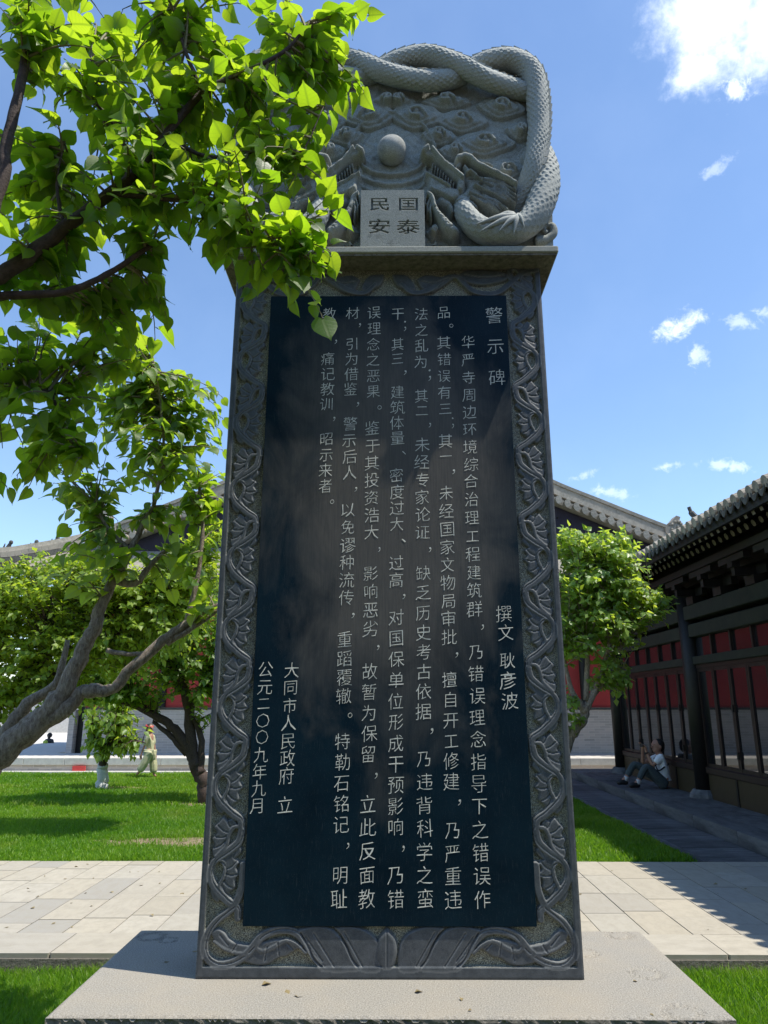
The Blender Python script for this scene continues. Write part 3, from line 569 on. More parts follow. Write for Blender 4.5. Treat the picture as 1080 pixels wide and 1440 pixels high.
def head(T0, mirrored):
    def Z(p): return T0((570+p[0]/4.909, 190+p[1]/4.909+15))
    pol = lambda pts, h, e, sm=3, mode='max', base=0: K.poly([Z(p) for p in pts], h*1.35, e, mode, sm, base)
    stk = lambda pts, r, h, **k: K.stroke([Z(p) for p in pts], r, h*(1 if k.get('mode') == 'cut' else 1.35), **k)
    pol([(100, 90), (420, 150), (760, 340), (760, 560), (500, 560), (300, 480), (130, 400)], .02, 12)
    pol([(150, 150), (200, 160), (330, 330), (300, 350), (230, 300), (150, 250)], .012, 3, 2, 'set')       # mouth
    pol([(108, 112), (118, 92), (150, 84), (182, 92), (206, 118), (236, 160), (262, 192), (290, 212), (322, 238), (362, 262), (392, 286), (408, 320), (404, 356), (382, 384), (352, 380), (338, 352), (344, 322), (318, 300), (286, 268), (246, 226), (208, 190), (180, 166), (150, 158), (122, 150), (106, 132)], .075, 5)
    stk([(120, 120), (150, 96)], [5, 4], .095, flat=.1); stk([(180, 104), (250, 190), (320, 245), (385, 300)], [3.4, 3.0, 4.2], .095, flat=.2)
    for k in range(9):
        t = k/8; x, y = 186+t*140, 190+t*128; stk([(x, y), (x-4, y+26)], [2.1, 1.1], .066, sm=False)
    for k in range(6):
        t = k/5; x, y = 160+t*130, 262+t*66; stk([(x, y), (x+6, y-18)], [1.8, 1.0], .05, sm=False)
    pol([(126, 262), (140, 248), (168, 262), (210, 290), (262, 322), (304, 342), (344, 344), (374, 376), (366, 414), (330, 438), (290, 430), (246, 408), (206, 392), (168, 376), (150, 350), (152, 318), (146, 290)], .066, 5)
    stk([(140, 258), (210, 298), (300, 348)], [2.6, 3.2], .078); stk([(250, 420), (300, 456), (318, 496)], [8, 4], .05); stk([(170, 350), (210, 372)], 2.5, .07)
    pol([(380, 240), (420, 226), (480, 250), (530, 300), (540, 370), (500, 440), (430, 452), (360, 440), (330, 412), (360, 380), (404, 340), (392, 290)], .055, 8)
    stk([(350, 178), (366, 200), (350, 220)], [5, 4], .075); stk([(356, 176), (400, 164), (440, 180), (480, 214), (540, 246), (620, 284), (690, 320), (742, 352)], [6.5, 6.5, 5.5, 5, 4.6, 4], .100, flat=.1)
    stk([(500, 206), (540, 206), (584, 224)], [3, 3.2, 2.2], .085); stk([(740, 340), (738, 372)], [4, 2.5], .08)
    stk([(410, 262), (440, 254), (476, 278)], 3, .085); K.stroke([Z((440, 278)), Z((441, 279))], 3.0, .082, sm=False); stk([(424, 292), (456, 292)], 1.1, .014, mode='cut'); stk([(420, 250), (400, 220)], 4, .08)
    for a, c, r in (((470, 286), (744, 388), 5.4), ((500, 312), (756, 432), 5.0), ((462, 342), (744, 474), 7.2), ((520, 352), (750, 452), 5), ((430, 392), (700, 530), 7.0), ((480, 408), (690, 520), 5), ((436, 420), (640, 540), 5.5)):
        mx = ((a[0]+c[0])/2+8, (a[1]+c[1])/2-14); stk([a, mx, c], [1.2, r, r, 1.0], .082, flat=.1)
        for dd in (-9, 0, 9): stk([(a[0]+20, a[1]+dd*.3), (mx[0], mx[1]+dd), (c[0]-14, c[1]+dd*.2)], .7, .012, mode='cut')
    stk([(350, 440), (400, 430), (450, 460), (480, 490)], [4, 5, 3], .07)
    # foreleg with claw beside the tablet
    stk([(148, 392), (176, 420), (192, 470), (214, 520), (250, 570), (284, 612), (330, 650)], [3.2, 5.5, 5, 6, 8.5, 10, 9], .078, flat=.1)
    for p, q in (((150, 395), (136, 470)), ((168, 420), (150, 520)), ((176, 440), (176, 560))): stk([p, ((p[0]+q[0])/2-10, (p[1]+q[1])/2), q], [3, 2.6, 1.2], .07)
    for k in range(7): stk([(196+k*18, 500+k*22), (222+k*18, 490+k*22)], .7, .010, mode='cut')
    stk([(205, 700), (190, 730), (215, 745), (235, 725)], 2.5, .04)
both(lambda T: head(T, False))
K.H += .0035*np.sin(K.X*.31+2*np.sin(K.Y*.23))*np.sin(K.Y*.27+1.5*np.sin(K.X*.19)); K.H += (nr.rand(*K.H.shape)-.5)*.0022
PTS = np.zeros(K.H.shape+(3,)); 
dirs = [[None]]
cx = (K.X-540)/FPX; cv = (720-K.Y)/FPX; c_, s_ = math.cos(PITCH), math.sin(PITCH); yy = c_-cv*s_; zz = s_+cv*c_; cy_, sy_ = math.cos(YAW), math.sin(YAW)
rx = cx*cy_-yy*sy_; ry = cx*sy_+yy*cy_; kk = YP/ry
PTS[..., 0] = rx*kk; PTS[..., 2] = EYE+zz*kk; PTS[..., 1] = YP-K.H
outl = [(330, 352), (333, 250), (338, 130), (352, 100), (385, 88), (440, 92), (480, 90), (520, 96), (560, 92), (620, 92), (655, 104), (700, 92), (745, 100), (760, 130), (768, 250), (776, 352)]
M_ = np.zeros(K.H.shape, bool); n = len(outl)
for i in range(n):
    a, b_ = outl[i], outl[(i+1) % n]; M_ ^= ((a[1] > K.Y) != (b_[1] > K.Y)) & (K.X < (b_[0]-a[0])*(K.Y-a[1])/(b_[1]-a[1]+1e-9)+a[0])
kp = M_[:-1, :-1] & M_[1:, 1:]
kp &= ~((K.X[:-1, :-1] > 511) & (K.X[:-1, :-1] < 594) & (K.Y[:-1, :-1] > 271) & (K.Y[:-1, :-1] < 341))
gm = grid_mesh('cloud_relief', PTS, kp); gm.flip_normals(); crown = None
crown_poly = [(PY(x, y, YP).x, PY(x, y, YP).z) for x, y in outl]
crown = MB().prism([(x, max(z, zc1)) for x, z in crown_poly], YP+.003, YP+.36).build('crown_slab', 'crown', st)
link('cloud_relief', gm, 'crown', crown, True)
def dragon(ctrl, rad, fin=True, cell=.032, name='dragon_body', par=None, nside=None, th0=-.25, fins=(0, 1)):
    """scaled body along photograph points (px, py, out) out = metres in front of the crown ground"""
    pts = []
    for (px, py, out) in ctrl: q = PY(px, py, YP-out); pts.append((q.x, YP-out, q.z))
    P_ = smooth_path(pts, 14); seg_ = np.r_[0, np.cumsum(np.linalg.norm(np.diff(P_, axis=0), axis=1))]; L = seg_[-1]
    ns = int(L/.0042); t = np.linspace(0, L, ns); C = np.stack([np.interp(t, seg_, P_[:, k]) for k in range(3)], 1)
    rr = np.interp(t, np.linspace(0, L, len(rad)), rad); T_ = np.gradient(C, axis=0); T_ /= np.linalg.norm(T_, axis=1)[:, None]
    N2 = np.array([0, -1, 0]); N1 = np.cross(T_, N2); N1 /= np.linalg.norm(N1, axis=1)[:, None]; N2v = np.cross(N1, T_)
    nv = 84; th = np.linspace(0, 2*math.pi, nv, endpoint=False); per = max(8, int(round(2*math.pi*np.mean(rad)/cell)))
    UU = (t/cell*1.25)[:, None]+0*th[None]; VV = (th/(2*math.pi)*per)[None]+0*t[:, None]; h = np.zeros(UU.shape); done = np.zeros(UU.shape, bool)
    for k in (0, 1, 2):
        r0 = np.floor(UU)-k+1; off = np.where(np.mod(r0, 2) == 0, 0, .5); c = np.round(VV-off)+off; dd = np.sqrt(((UU-r0+.4)/1.15)**2+((VV-c)/.56)**2)
        ok = (dd < 1) & ~done & (UU > r0-1.2); h = np.where(ok, .35+.65*dd**2-.12*k, h); done |= ok
    ti, tj = t[:, None], th[None]; wear = np.clip(.75+.35*np.sin(ti*9+2*np.sin(tj*2+ti*3))+.3*np.sin(ti*23+tj*3), .25, 1.1); h = h*wear+.25*(1-wear)
    RR = rr[:, None]*(1+.02*np.sin(ti*14+tj))+h*.0095-.004+(nr.rand(*h.shape)-.5)*.0012
    V3 = C[:, None, :]+RR[..., None]*(np.cos(th)[None, :, None]*N1[:, None, :]+np.sin(th)[None, :, None]*N2v[:, None, :])
    idx = np.arange(ns*nv).reshape(ns, nv); a = idx[:-1]; b_ = idx[1:]; F = np.stack([a, np.roll(a, -1, 1), np.roll(b_, -1, 1), b_], 2).reshape(-1, 4)
    o = link(name, npmesh(name, V3.reshape(-1, 3), F), 'dragon', par, True)
    if fin:
        mb = MB(); step = .055; k0, k1 = int(ns*fins[0]), int(ns*fins[1]); dn = int(step/(L/ns)); i = k0
        while i+dn < k1:
            ang = th0; 
            def q(ii, e): dv = math.cos(ang)*N1[ii]+math.sin(ang)*N2v[ii]; return C[ii]+dv*(rr[ii]+e)
            wv = T_[i]*0; sv = (-math.sin(ang)*N1[i]+math.cos(ang)*N2v[i])*.012
            A, B, Cc = q(i, -.01), q(i+dn-1, -.01), q(i+dn-1, .018); Dd = q(i, .009)
            vs = [A-sv, B-sv, Cc-sv*.4, Dd-sv*.6, A+sv, B+sv, Cc+sv*.4, Dd+sv*.6]; mb.add(vs, [(0, 1, 2, 3), (7, 6, 5, 4), (0, 3, 7, 4), (1, 5, 6, 2), (3, 2, 6, 7)]); i += dn
        mb.build('dorsal_fin', 'dragon', par)
    return o
up = [(712, 300, -.03), (734, 278, .02), (748, 240, .075), (756, 200, .07), (757, 150, .07), (748, 104, .07), (722, 84, .07), (690, 86, .06), (662, 98, .03), (632, 111, .06), (589, 114, .085), (540, 102, .085), (500, 86, .05), (462, 84, .03), (420, 96, .05), (385, 112, .05)]
dragon(up, [.050, .058, .063, .066, .067, .064, .060, .060, .060, .058, .055, .05, .045], par=crown, cell=.027, th0=.35)
up2 = [(mir(712), 300, -.03), (mir(734), 278, .02), (mir(748), 240, .075), (mir(756), 200, .07), (346, 150, .07), (352, 104, .07), (380, 82, .07), (415, 86, .08), (450, 99, .085), (490, 110, .03), (525, 104, .02), (560, 86, .05), (600, 79, .08), (640, 90, .10), (690, 114, .10), (742, 131, .03)]
dragon(up2, [.050, .058, .063, .066, .067, .064, .060, .060, .062, .060, .058, .055], par=crown, cell=.027, th0=math.pi-.35)
for mf in (lambda x: x, mir):
    lo = [(mf(650), 286, .02), (mf(656), 302, .07), (mf(670), 319, .085), (mf(692), 329, .085), (mf(724), 326, .085), (mf(750), 306, .08), (mf(764), 276, .055), (mf(768), 244, .02), (mf(764), 214, -.02)]
    dragon(lo, [.052, .064, .074, .072, .078, .086, .084, .075, .06], par=crown, cell=.036, fin=False)
    # flame tuft at the elbow and scroll foot, solid blades
    mb = MB()
    for (ax, ay, bx, by, r_, o_) in ((724, 304, 664, 317, .022, .165), (724, 306, 672, 327, .020, .17), (726, 306, 700, 327, .018, .175), (727, 304, 722, 331, .018, .17), (728, 302, 738, 322, .014, .165), (722, 301, 690, 308, .016, .16)):
        A_ = PY(mf(ax), ay, YP-o_+.03); B_ = PY(mf(bx), by, YP-o_); m_ = A_.lerp(B_, .45)+Vector((0, -.012, .006)); mb.tube(smooth_path([tuple(A_), tuple(m_), tuple(B_)], 4), [r_*.9, r_, r_*1.05, r_, r_*.8, r_*.6, r_*.4, r_*.2, .001], 8)
    mb.build('flame_tuft', 'dragon', crown, True)
    mb = MB(); pts = [(PY(mf(x), y, YP-.02) ) for x, y in ((752, 341), (766, 338), (777, 330), (777, 320), (768, 318), (764, 324), (769, 329))]; mb.tube(smooth_path(pts, 5), [.03]*6+[.026]*12+[.018]*13, 8)
    mb.build('scroll_foot', 'crown', crown, True)
    q = PY(mf(775), 342, YP-.03); MB().prism([(q.x+(0.012 if mf(1) == 1 else -.012), zc1), (PY(mf(752), 342, YP).x, zc1), (PY(mf(755), 318, YP).x, PY(0, 318, YP).z), (PY(mf(776), 307, YP).x, PY(0, 307, YP).z)], YP-.02, YP+.3).build('side_scroll', 'crown', crown)
q = PY(551, 212, YP-.05); bm = bmesh.new(); bmesh.ops.create_uvsphere(bm, u_segments=32, v_segments=20, radius=.090); bmesh.ops.translate(bm, vec=q, verts=bm.verts); me = bpy.data.meshes.new('pearl'); bm.to_mesh(me); bm.free()
link('pearl', me, 'pearl', crown, True)
# tablet with the four characters cut into it
YT = YP-.10; a = PY(507.5, 267, YT); b_ = PY(598, 343, YT)
dt = .0016; TX, TZ = np.meshgrid(np.arange(a.x, b_.x, dt), np.arange(zc1, a.z, dt)); ins = np.zeros(TX.shape, bool)
for ch, px, py, s in (('囯', 574, 287, .120), ('泰', 573.5, 319, .130), ('民', 533.5, 287, .120), ('安', 533, 318.5, .130)):
    vs, fs = glyph(ch, 0, 0, 2); q = PY(px, py, YT); P2 = np.array([(q.x+(v[0]-.5)*s*1.08, q.z+(v[1]-.38)*s*.80) for v in vs])
    for f in fs:
        for k in range(1, len(f)-1):
            A_, B_, C_ = P2[f[0]], P2[f[k]], P2[f[k+1]]; i0, i1 = int((min(A_[0], B_[0], C_[0])-a.x)/dt)-1, int((max(A_[0], B_[0], C_[0])-a.x)/dt)+3; j0, j1 = int((min(A_[1], B_[1], C_[1])-zc1)/dt)-1, int((max(A_[1], B_[1], C_[1])-zc1)/dt)+3
            X, Z = TX[j0:j1, i0:i1], TZ[j0:j1, i0:i1]; e = lambda p, r: (r[0]-p[0])*(Z-p[1])-(r[1]-p[1])*(X-p[0]); g1, g2, g3 = e(A_, B_), e(B_, C_), e(C_, A_); ins[j0:j1, i0:i1] |= ((g1 >= 0) & (g2 >= 0) & (g3 >= 0)) | ((g1 <= 0) & (g2 <= 0) & (g3 <= 0))
ins2 = ins.copy(); ins2[1:] |= ins[:-1]; ins2[:, 1:] |= ins[:, :-1]
H = ins2*.022+(nr.rand(*ins.shape)-.5)*.0008; PTS = np.stack([TX, YT+H, TZ], 2)
tab = link('tablet', grid_mesh('tablet', PTS, np.ones((TX.shape[0]-1, TX.shape[1]-1), bool)), 'crown', crown)
zt_ = float(TZ[-1, 0]); xt_ = float(TX[0, -1]); MB().add([(a.x, YT, zc1), (xt_, YT, zc1), (xt_, YT, zt_), (a.x, YT, zt_), (a.x, YP+.02, zc1), (xt_, YP+.02, zc1), (xt_, YP+.02, zt_), (a.x, YP+.02, zt_)], [(0, 3, 7, 4), (1, 5, 6, 2), (3, 2, 6, 7)]).build('tablet_side', 'crown', crown)
bpy.data.objects.remove(fo)
#__SECTION3__
# ================================================================== FAR HALL (gable end towards us)
YW = 21.0; zl = .34                                     # wall plane, podium top
pod = thing('stone_podium', 'long low stone podium with a pale ledge along the far side of the lawns', 'podium', (-3, 19.6, -.02))
zi0 = PY(547, 1066, 19.2).z; zi1 = PY(547, 1076, 19.2).z
b = MB(); x = -26.0
while x < 9.4:
    L = rnd.uniform(1.0, 1.5); x2 = min(x+L, 9.4); me = MB().box(x+.004, x2-.004, 19.2, 21.0+(6 if x < -10 else 0), zi1, zi0, bev=.008)
    me.build('ledge_stone', 'ledge', pod); x = x2
MB().box(-26, 9.4, 19.26, 27, -.1, zi1-.003).build('podium_wall', 'brick', pod)
MB().box(-30, 12, 18.95, 19.25, -.1, .05).build('kerb', 'ledge', pod)
for k in range(2): q = PY(103+k*.01, 1076, 19.19); MB().box(q.x, q.x+.32, 19.15, 19.2, zi1-.2+k*.22, zi1-.02+k*.22).build('red_box', 'redcloth', pod) if k == 0 else None
hall = thing('temple_hall', 'distant temple hall with curved grey gable roof, red wall and grey brick base', 'temple hall', (0, 24, 0))
zbt = PY(547, 998, YW).z
xl = PY(96, 1020, YW).x; xr = 9.3
door0, door1 = PY(104, 1020, YW).x, PY(117, 1020, YW).x
b = MB(); b.box(door1, xr, YW, YW+.5, zl-.01, zbt); b.box(xl, door0, YW, YW+.5, zl-.01, zbt); b.build('brick_base', 'brick', hall)
MB().box(door0, door1, YW+.25, YW+.5, zl-.01, zbt+.35).build('doorway', 'wood', hall)
b = MB(); b.box(door1, xr, YW+.04, YW+.5, zbt+.06, 5.6); b.box(xl, door0, YW+.04, YW+.5, zbt+.06, 5.6); b.box(door0, door1, YW+.04, YW+.5, zbt+.36, 5.6); b.build('red_wall', 'red', hall)
MB().box(door1, xr, YW-.02, YW+.3, zbt+.001, zbt+.058).build('brick_coping', 'tile_dark', hall)
for xx in (-6.4, -2, 2, 5.5, 9): MB().tube([(xx, YW+.0, zbt+.06), (xx, YW+.0, 5.2)], .11, 10).build('column', 'wood', hall)
# verge of the gable: points measured on the plane Y=20.5
YG = 20.4
vp = [(-125-0, 690), (0, 0)]
def vg(pts): return [PY(px, py, YG) for px, py in pts]
right = [(547, 556), (620, 598), (700, 643), (778, 681), (840, 706), (900, 730), (950, 749)]
mirr = lambda p: (1094-p[0], p[1])
for side in (1, -1):
    P_ = smooth_path([tuple(v) for v in vg([p if side == 1 else mirr(p) for p in right])], 8)
    def band(name, u0, u1, y0, y1, mat, sm=False):
        vs = []; 
        for i, p in enumerate(P_):
            t = P_[min(i+1, len(P_)-1)]-P_[max(i-1, 0)]; nrm = np.array([-t[2], 0, t[0]])/np.hypot(t[0], t[2]); nrm = nrm if nrm[2] > 0 else -nrm
            for u in (u0, u1):
                for yy_ in (y0, y1): q = p+nrm*u; vs.append((q[0], yy_, q[2]))
        fs = []
        for i in range(len(P_)-1):
            a = i*4; fs += [(a, a+1, a+5, a+4), (a+2, a+6, a+7, a+3), (a, a+4, a+6, a+2), (a+1, a+3, a+7, a+5)]
        fs += [(0, 2, 3, 1), tuple(len(vs)-4+k for k in (0, 1, 3, 2))]
        return MB().add(vs, fs).build(name, mat, hall)
    band('verge_ridge', -.16, .0, YG-.05, YG+.30, 'tile'); band('ridge_strip', .003, .10, YG-.09, YG+.34, 'tile'); band('verge_strip', -.30, -.163, YG-.13, YG+.2, 'tile'); band('ridge_strip', -.42, -.303, YG-.04, YG+.2, 'tile_dark')
    band('roof_slope', -.60, -.44, YG-.28, YG+14, 'tile'); band('gable_board', -1.35, -.62, YG-.03, YG+.05, 'board')
    seg_ = np.r_[0, np.cumsum(np.linalg.norm(np.diff(P_, axis=0), axis=1))]; k = 0
    tm = None
    for t in np.arange(.15, seg_[-1], .26):
        c = np.array([np.interp(t, seg_, P_[:, j]) for j in range(3)]); c2 = np.array([np.interp(min(t+.05, seg_[-1]), seg_, P_[:, j]) for j in range(3)]); tt = c2-c; nn = np.array([-tt[2], 0, tt[0]]); nn /= np.linalg.norm(nn); nn = nn if nn[2] > 0 else -nn
        q = c-nn*.50
        if PIX(q)[0] < -20 or 330 < PIX(q)[0] < 765: continue
        if tm is None:
            mb = MB(); mb.tube([(0, -.42, 0), (0, .1, 0)], .085, 10); mb.prism([(-.10, -.03), (-.06, -.13), (0, -.17), (.06, -.13), (.10, -.03)], -.43, -.40); tm = mb.mesh('verge_tile'); tm.materials.append(MT['tile'])
        o = bpy.data.objects.new('verge_tile', tm); COL.objects.link(o); o.parent = hall; o.location = Vector([float(z) for z in (q[0], YG-.05, q[2])])-BASE[hall.name]; o.rotation_euler = (0, rnd.uniform(-.1, .1), 0)
    # end ornament of the verge
    e = P_[-1]; s_ = side
    sh = [(-.42, -.1), (.30, -.2), (.34, .12), (.18, .2), (.22, .42), (.10, .55), (.16, .78), (.02, .86), (-.10, .66), (-.22, .50), (-.20, .30), (-.42, .18)]
    if side == 1: sh = [(x*.8, z*.55) for x, z in sh]
    mb = MB().prism([(e[0]+s_*x, e[2]+z) for x, z in sh], YG-.15, YG+.2)
    for k in range(16): mb.ball((e[0]+s_*rnd.uniform(-.25, .2), YG-.15, e[2]+rnd.uniform(0, .6)*(1 if side == -1 else .5)), rnd.uniform(.03, .06), 6, 4)
    mb.build('ridge_beast', 'tile', hall)
gp = [tuple(v) for v in vg([mirr(p) for p in right[::-1]]+right[1:])]
MB().prism([(x, z-.7) for x, y, z in gp]+[(9, 5.6), (-9, 5.6)], YG+.1, YG+.3).build('gable_infill', 'board', hall)
for px in range(784, 900, 18):
    for k in range(2): MB().ball(PY(px+k*9, 742+k*14+(px-784)*.38-14, YG-.04), .035, 6, 4).build('board_stud', 'wood', hall)
# skirt roof under the gable with upturned corners
zt_, ze_ = 6.15, 5.05; Ye = 19.5; xe = 10.9
n = 44; vs = []; ga = []
for i in range(n+1):
    x = -xe+2*xe*i/n; u = abs(x)/xe; lift = .35*max(0, (u-.62)/.38)**2.0; vs += [(x, Ye-.25*lift, ze_+lift), (x*(.84+.0*u), YG+.2, zt_+.15*lift), (x, Ye+.1-.25*lift, ze_-.16+lift), (x*.84, YG+.2, zt_-.2)]
fs = []
for i in range(n): a = i*4; fs += [(a, a+4, a+5, a+1), (a+2, a+3, a+7, a+6), (a, a+2, a+6, a+4)]
MB().add(vs, fs).build('skirt_roof', 'tile', hall)
tm = MB().tube([(0, 0, 0), (0, 2.0, .9)], .075, 8).mesh('roof_tile'); tm.materials.append(MT['tile'])
for x in np.arange(-xe+.1, xe, .27):
    u = abs(x)/xe; lift = .35*max(0, (u-.62)/.38)**2.0; px = PIX((x, Ye, ze_+lift))[0]
    if px < -30 or 320 < px < 775 or px > 960: continue
    o = bpy.data.objects.new('roof_tile', tm); COL.objects.link(o); o.parent = hall; o.location = Vector((float(x), Ye-.05-.25*lift, float(ze_+lift+.03)))-BASE[hall.name]
for side in (1, -1):      # hip ridges with small beasts
    pts = [(-128, 0)]; A = [PY(p[0], p[1], Y) for p, Y in (((128, 757), 20.2), ((90, 766), 19.6), ((48, 774), 19.0), ((0, 781), 18.5), ((-50, 776), 18.1), ((-75, 766), 17.9))]
    A = [Vector((v.x*(-side), v.y, v.z)) for v in A]; Q = smooth_path([tuple(a) for a in A], 5)
    for dz, w, mt in ((0, .20, 'tile'), (-.16, .26, 'tile_dark'), (.13, .14, 'tile')):
        mb = MB()
        for i in range(len(Q)-1): mb.beam(Q[i]+np.array([0, 0, dz]), Q[i+1]+np.array([0, 0, dz]), w, .14)
        mb.build('hip_ridge', mt, hall)
    for px, py, Y in ((12, 769, 18.6), (48, 768, 19.0), (78, 762, 19.5)):
        q = PY(px, py, Y); q.x *= -side; mb = MB(); s_ = -side*1
        mb.tube([(q.x, q.y, q.z-.22), (q.x-s_*.02, q.y, q.z-.05), (q.x+s_*.03, q.y, q.z+.08)], [.10, .07, .045], 6); mb.ball((q.x+s_*.05, q.y, q.z+.12), .06, 6, 5); mb.tube([(q.x-s_*.05, q.y, q.z-.15), (q.x-s_*.13, q.y, q.z-.02), (q.x-s_*.10, q.y, q.z+.09)], [.03, .03, .012], 5)
        mb.build('roof_beast', 'tile_dark', hall)
mb = MB(); 
for px, py in ((975, 725),): 
    q = PY(px, py, 19.0); mb.tube(smooth_path([(q.x+.5, q.y, q.z-.22), (q.x+.15, q.y, q.z-.10), (q.x-.03, q.y, q.z+.05), (q.x-.10, q.y, q.z+.24)], 5), [.10]*6+[.08]*6+[.05]*4, 7); mb.ball((q.x+.25, q.y, q.z-.02), .09, 7, 5); mb.ball((q.x+.42, q.y, q.z), .07, 7, 5)
mb.build('corner_finial', 'tile_dark', hall)
MB().box(-10.6, 10.4, Ye+.5, YW+.3, 4.75, 4.85).build('eave_soffit', 'wood', hall); MB().box(-10.3, xl-.02, YW-.1, YW+6, 3.6, 4.745).build('side_beam', 'wood', hall)
# far pale wall beyond the courtyard at the left, and low green-grey hall far off
fw = thing('courtyard_wall', 'pale wall far off across the sunny courtyard at left', 'wall', (-30, 46, 0)); MB().box(-60, -14, 46, 46.6, -.02, 2.6).build('wall_face', 'ledge', fw); MB().box(-60, -14, 45.8, 46.8, 2.6, 2.9).build('wall_coping', 'tile_dark', fw)
# ================================================================== RIGHT HALL IN SHADE
XC = 5.35; XE = 4.40; ZE = EYE+.5717*XE
rh = thing('timber_hall', 'dark timber hall with glazed door leaves and tiled eaves in deep shade at right', 'temple hall', (7, 10, .155)); zp = .155
cy = [17.5, 13.02, 8.5, 4.0]
for k, y in enumerate(cy):
    MB().tube([(XC, y, zp+.12), (XC, y, 3.7)], .17, 16).build('column', 'wood', rh, True)
    MB().tube([(XC, y, zp), (XC, y, zp+.06), (XC, y, zp+.13)], [.28, .27, .21], 14).build('column_base', 'darkpave', rh)
for (ya, yb) in zip(cy[1:], cy[:-1]):
    a, b2 = ya+.17, yb-.17
    MB().box(XC-.05, XC+.10, a, b2, .55, .66, bev=.012).build('sill_beam', 'wood2', rh)
    MB().box(XC-.02, XC+.05, a, b2, 2.27, 2.33).build('door_head', 'wood2', rh)
    MB().box(XC-.07, XC+.12, a, b2, 2.333, 2.47, bev=.01).build('lower_beam', 'woodgreen', rh)
    MB().box(XC-.09, XC+.14, a, b2, 2.80, 3.02, bev=.01).build('upper_beam', 'woodgreen', rh); MB().box(XC-.12, XC+.16, a-.17, b2+.17, 3.10, 3.34, bev=.01).build('lintel', 'woodgreen', rh)
    n = 7; w = (b2-a)/n
    for i in range(n):
        y0, y1 = a+i*w+.004, a+(i+1)*w-.004
        b = MB(); b.box(XC-.01, XC+.04, y0, y0+.045, .66, 2.267); b.box(XC-.01, XC+.04, y1-.045, y1, .66, 2.267); b.box(XC-.005, XC+.035, y0+.045, y1-.045, .66, .715); b.box(XC-.005, XC+.035, y0+.045, y1-.045, 2.21, 2.267)
        f = b.build('door_leaf', 'wood2', rh); g_ = MB().box(XC+.012, XC+.02, y0+.045, y1-.045, .715, 2.21).build('glass_pane', 'glass', f)
        if i % 2: MB().box(XC-.03, XC-.012, y0-.03, y0+.02, 1.55, 1.66).build('hinge', 'wood', f); MB().box(XC-.03, XC-.012, y0-.03, y0+.02, .85, .96).build('hinge', 'wood', f)
    n = 6; w = (b2-a)/n
    for i in range(n):
        y0, y1 = a+i*w, a+(i+1)*w; MB().box(XC-.03, XC+.06, y0-.025 if i else y0, y0+.025, 2.475, 2.797).build('transom_post', 'wood2', rh)
        MB().box(XC+.012, XC+.02, y0+.027, y1-.027, 2.475, 2.797).build('transom_pane', 'glass', rh)
    n = 4; w = (b2-a)/n
    for i in range(n):
        y0, y1 = a+i*w, a+(i+1)*w; MB().box(XC-.02, XC+.05, y0+.03, y1-.03, zp, .548).build('base_panel', 'yellow_board', rh); MB().box(XC-.035, XC+.065, y0-.03, y0+.028, zp, .548).build('base_post', 'wood', rh)
MB().box(XC+.25, XC+4, 1.5, 17.6, zp, 4.45).build('hall_interior', 'wood', rh)
# bracket sets under the eaves
for y in np.arange(3.9, 17, 1.08):
    b = MB(); z = 3.34
    b.box(XC-.14, XC+.14, y-.14, y+.14, z, z+.13); b.box(XC-.36, XC+.2, y-.05, y+.05, z+.13, z+.25); b.box(XC-.05, XC+.05, y-.34, y+.34, z+.131, z+.249)
    b.box(XC-.40, XC-.28, y-.07, y+.07, z+.25, z+.33); b.box(XC-.38, XC-.28, y-.40, y+.40, z+.33, z+.42); b.box(XC-.06, XC+.06, y-.42, y+.42, z+.33, z+.42)
    b.build('bracket_set', 'wood', rh)
MB().box(XC-.42, XC-.26, 2, 17.3, 3.765, 3.87).build('eave_purlin', 'wood', rh)
sl_ = math.tan(math.radians(24)); y0r, y1r = .6, 18.3
# roof deck, fascia, rafters
vs = [(XE+.10, y0r, ZE-.10), (XE+.10, y1r, ZE-.10), (11, y1r, ZE-.10+6.5*sl_), (11, y0r, ZE-.10+6.5*sl_)]; MB().add(vs+[(v[0], v[1], v[2]-.05) for v in vs], [(0, 3, 2, 1), (4, 5, 6, 7), (0, 1, 5, 4), (1, 2, 6, 5), (2, 3, 7, 6), (3, 0, 4, 7)]).build('roof_deck', 'tile_dark', rh)
MB().box(XE+.06, XE+.11, y0r, y1r, ZE-.20, ZE-.09).build('fascia_board', 'wood', rh)
rm = MB().beam((0, 0, 0), (1.5, 0, 1.5*sl_), .07, .075).mesh('rafter'); rm.materials.append(MT['wood']); rm.materials.append(MT['rafter']); rm.polygons[0].material_index = 1
r2 = MB().tube([(0, 0, 0), (1.6, 0, 1.6*sl_)], .05, 8).mesh('lower_rafter'); r2.materials.append(MT['wood']); r2.materials.append(MT['rafter']); r2.polygons[len(r2.polygons)-2].material_index = 1
# tiles
tm = MB()
segn = 10
for k in range(4):
    p0 = k*.42; tm.tube([(p0, 0, p0*sl_+.0), (p0+.415, 0, (p0+.415)*sl_+.006)], [.066, .058], segn)
tm.tube([(-.012, 0, -.008), (.02, 0, 0)], [.074, .074], 14); tmm = tm.mesh('round_tile'); tmm.materials.append(MT['tile'])
dm = MB(); n = 9; rowv = [(-.085+.17*i/8, -.045*math.sin(math.pi*i/8)) for i in range(9)]
pl_ = [(y, z) for y, z in rowv]+[(y*.9, z-.045-.035*math.sin(math.pi*(8-i)/8)) for i, (y, z) in enumerate(rowv[::-1])]
dm.prism(pl_, -.01, .012, 'x'); vs = []
for k in range(2):
    for y, z in rowv: vs.append((k*1.6, y, z+k*1.6*sl_))
dm.add(vs, [(i, i+1, i+10, i+9) for i in range(8)]); dmm = dm.mesh('drip_tile'); dmm.materials.append(MT['tile_dark'])
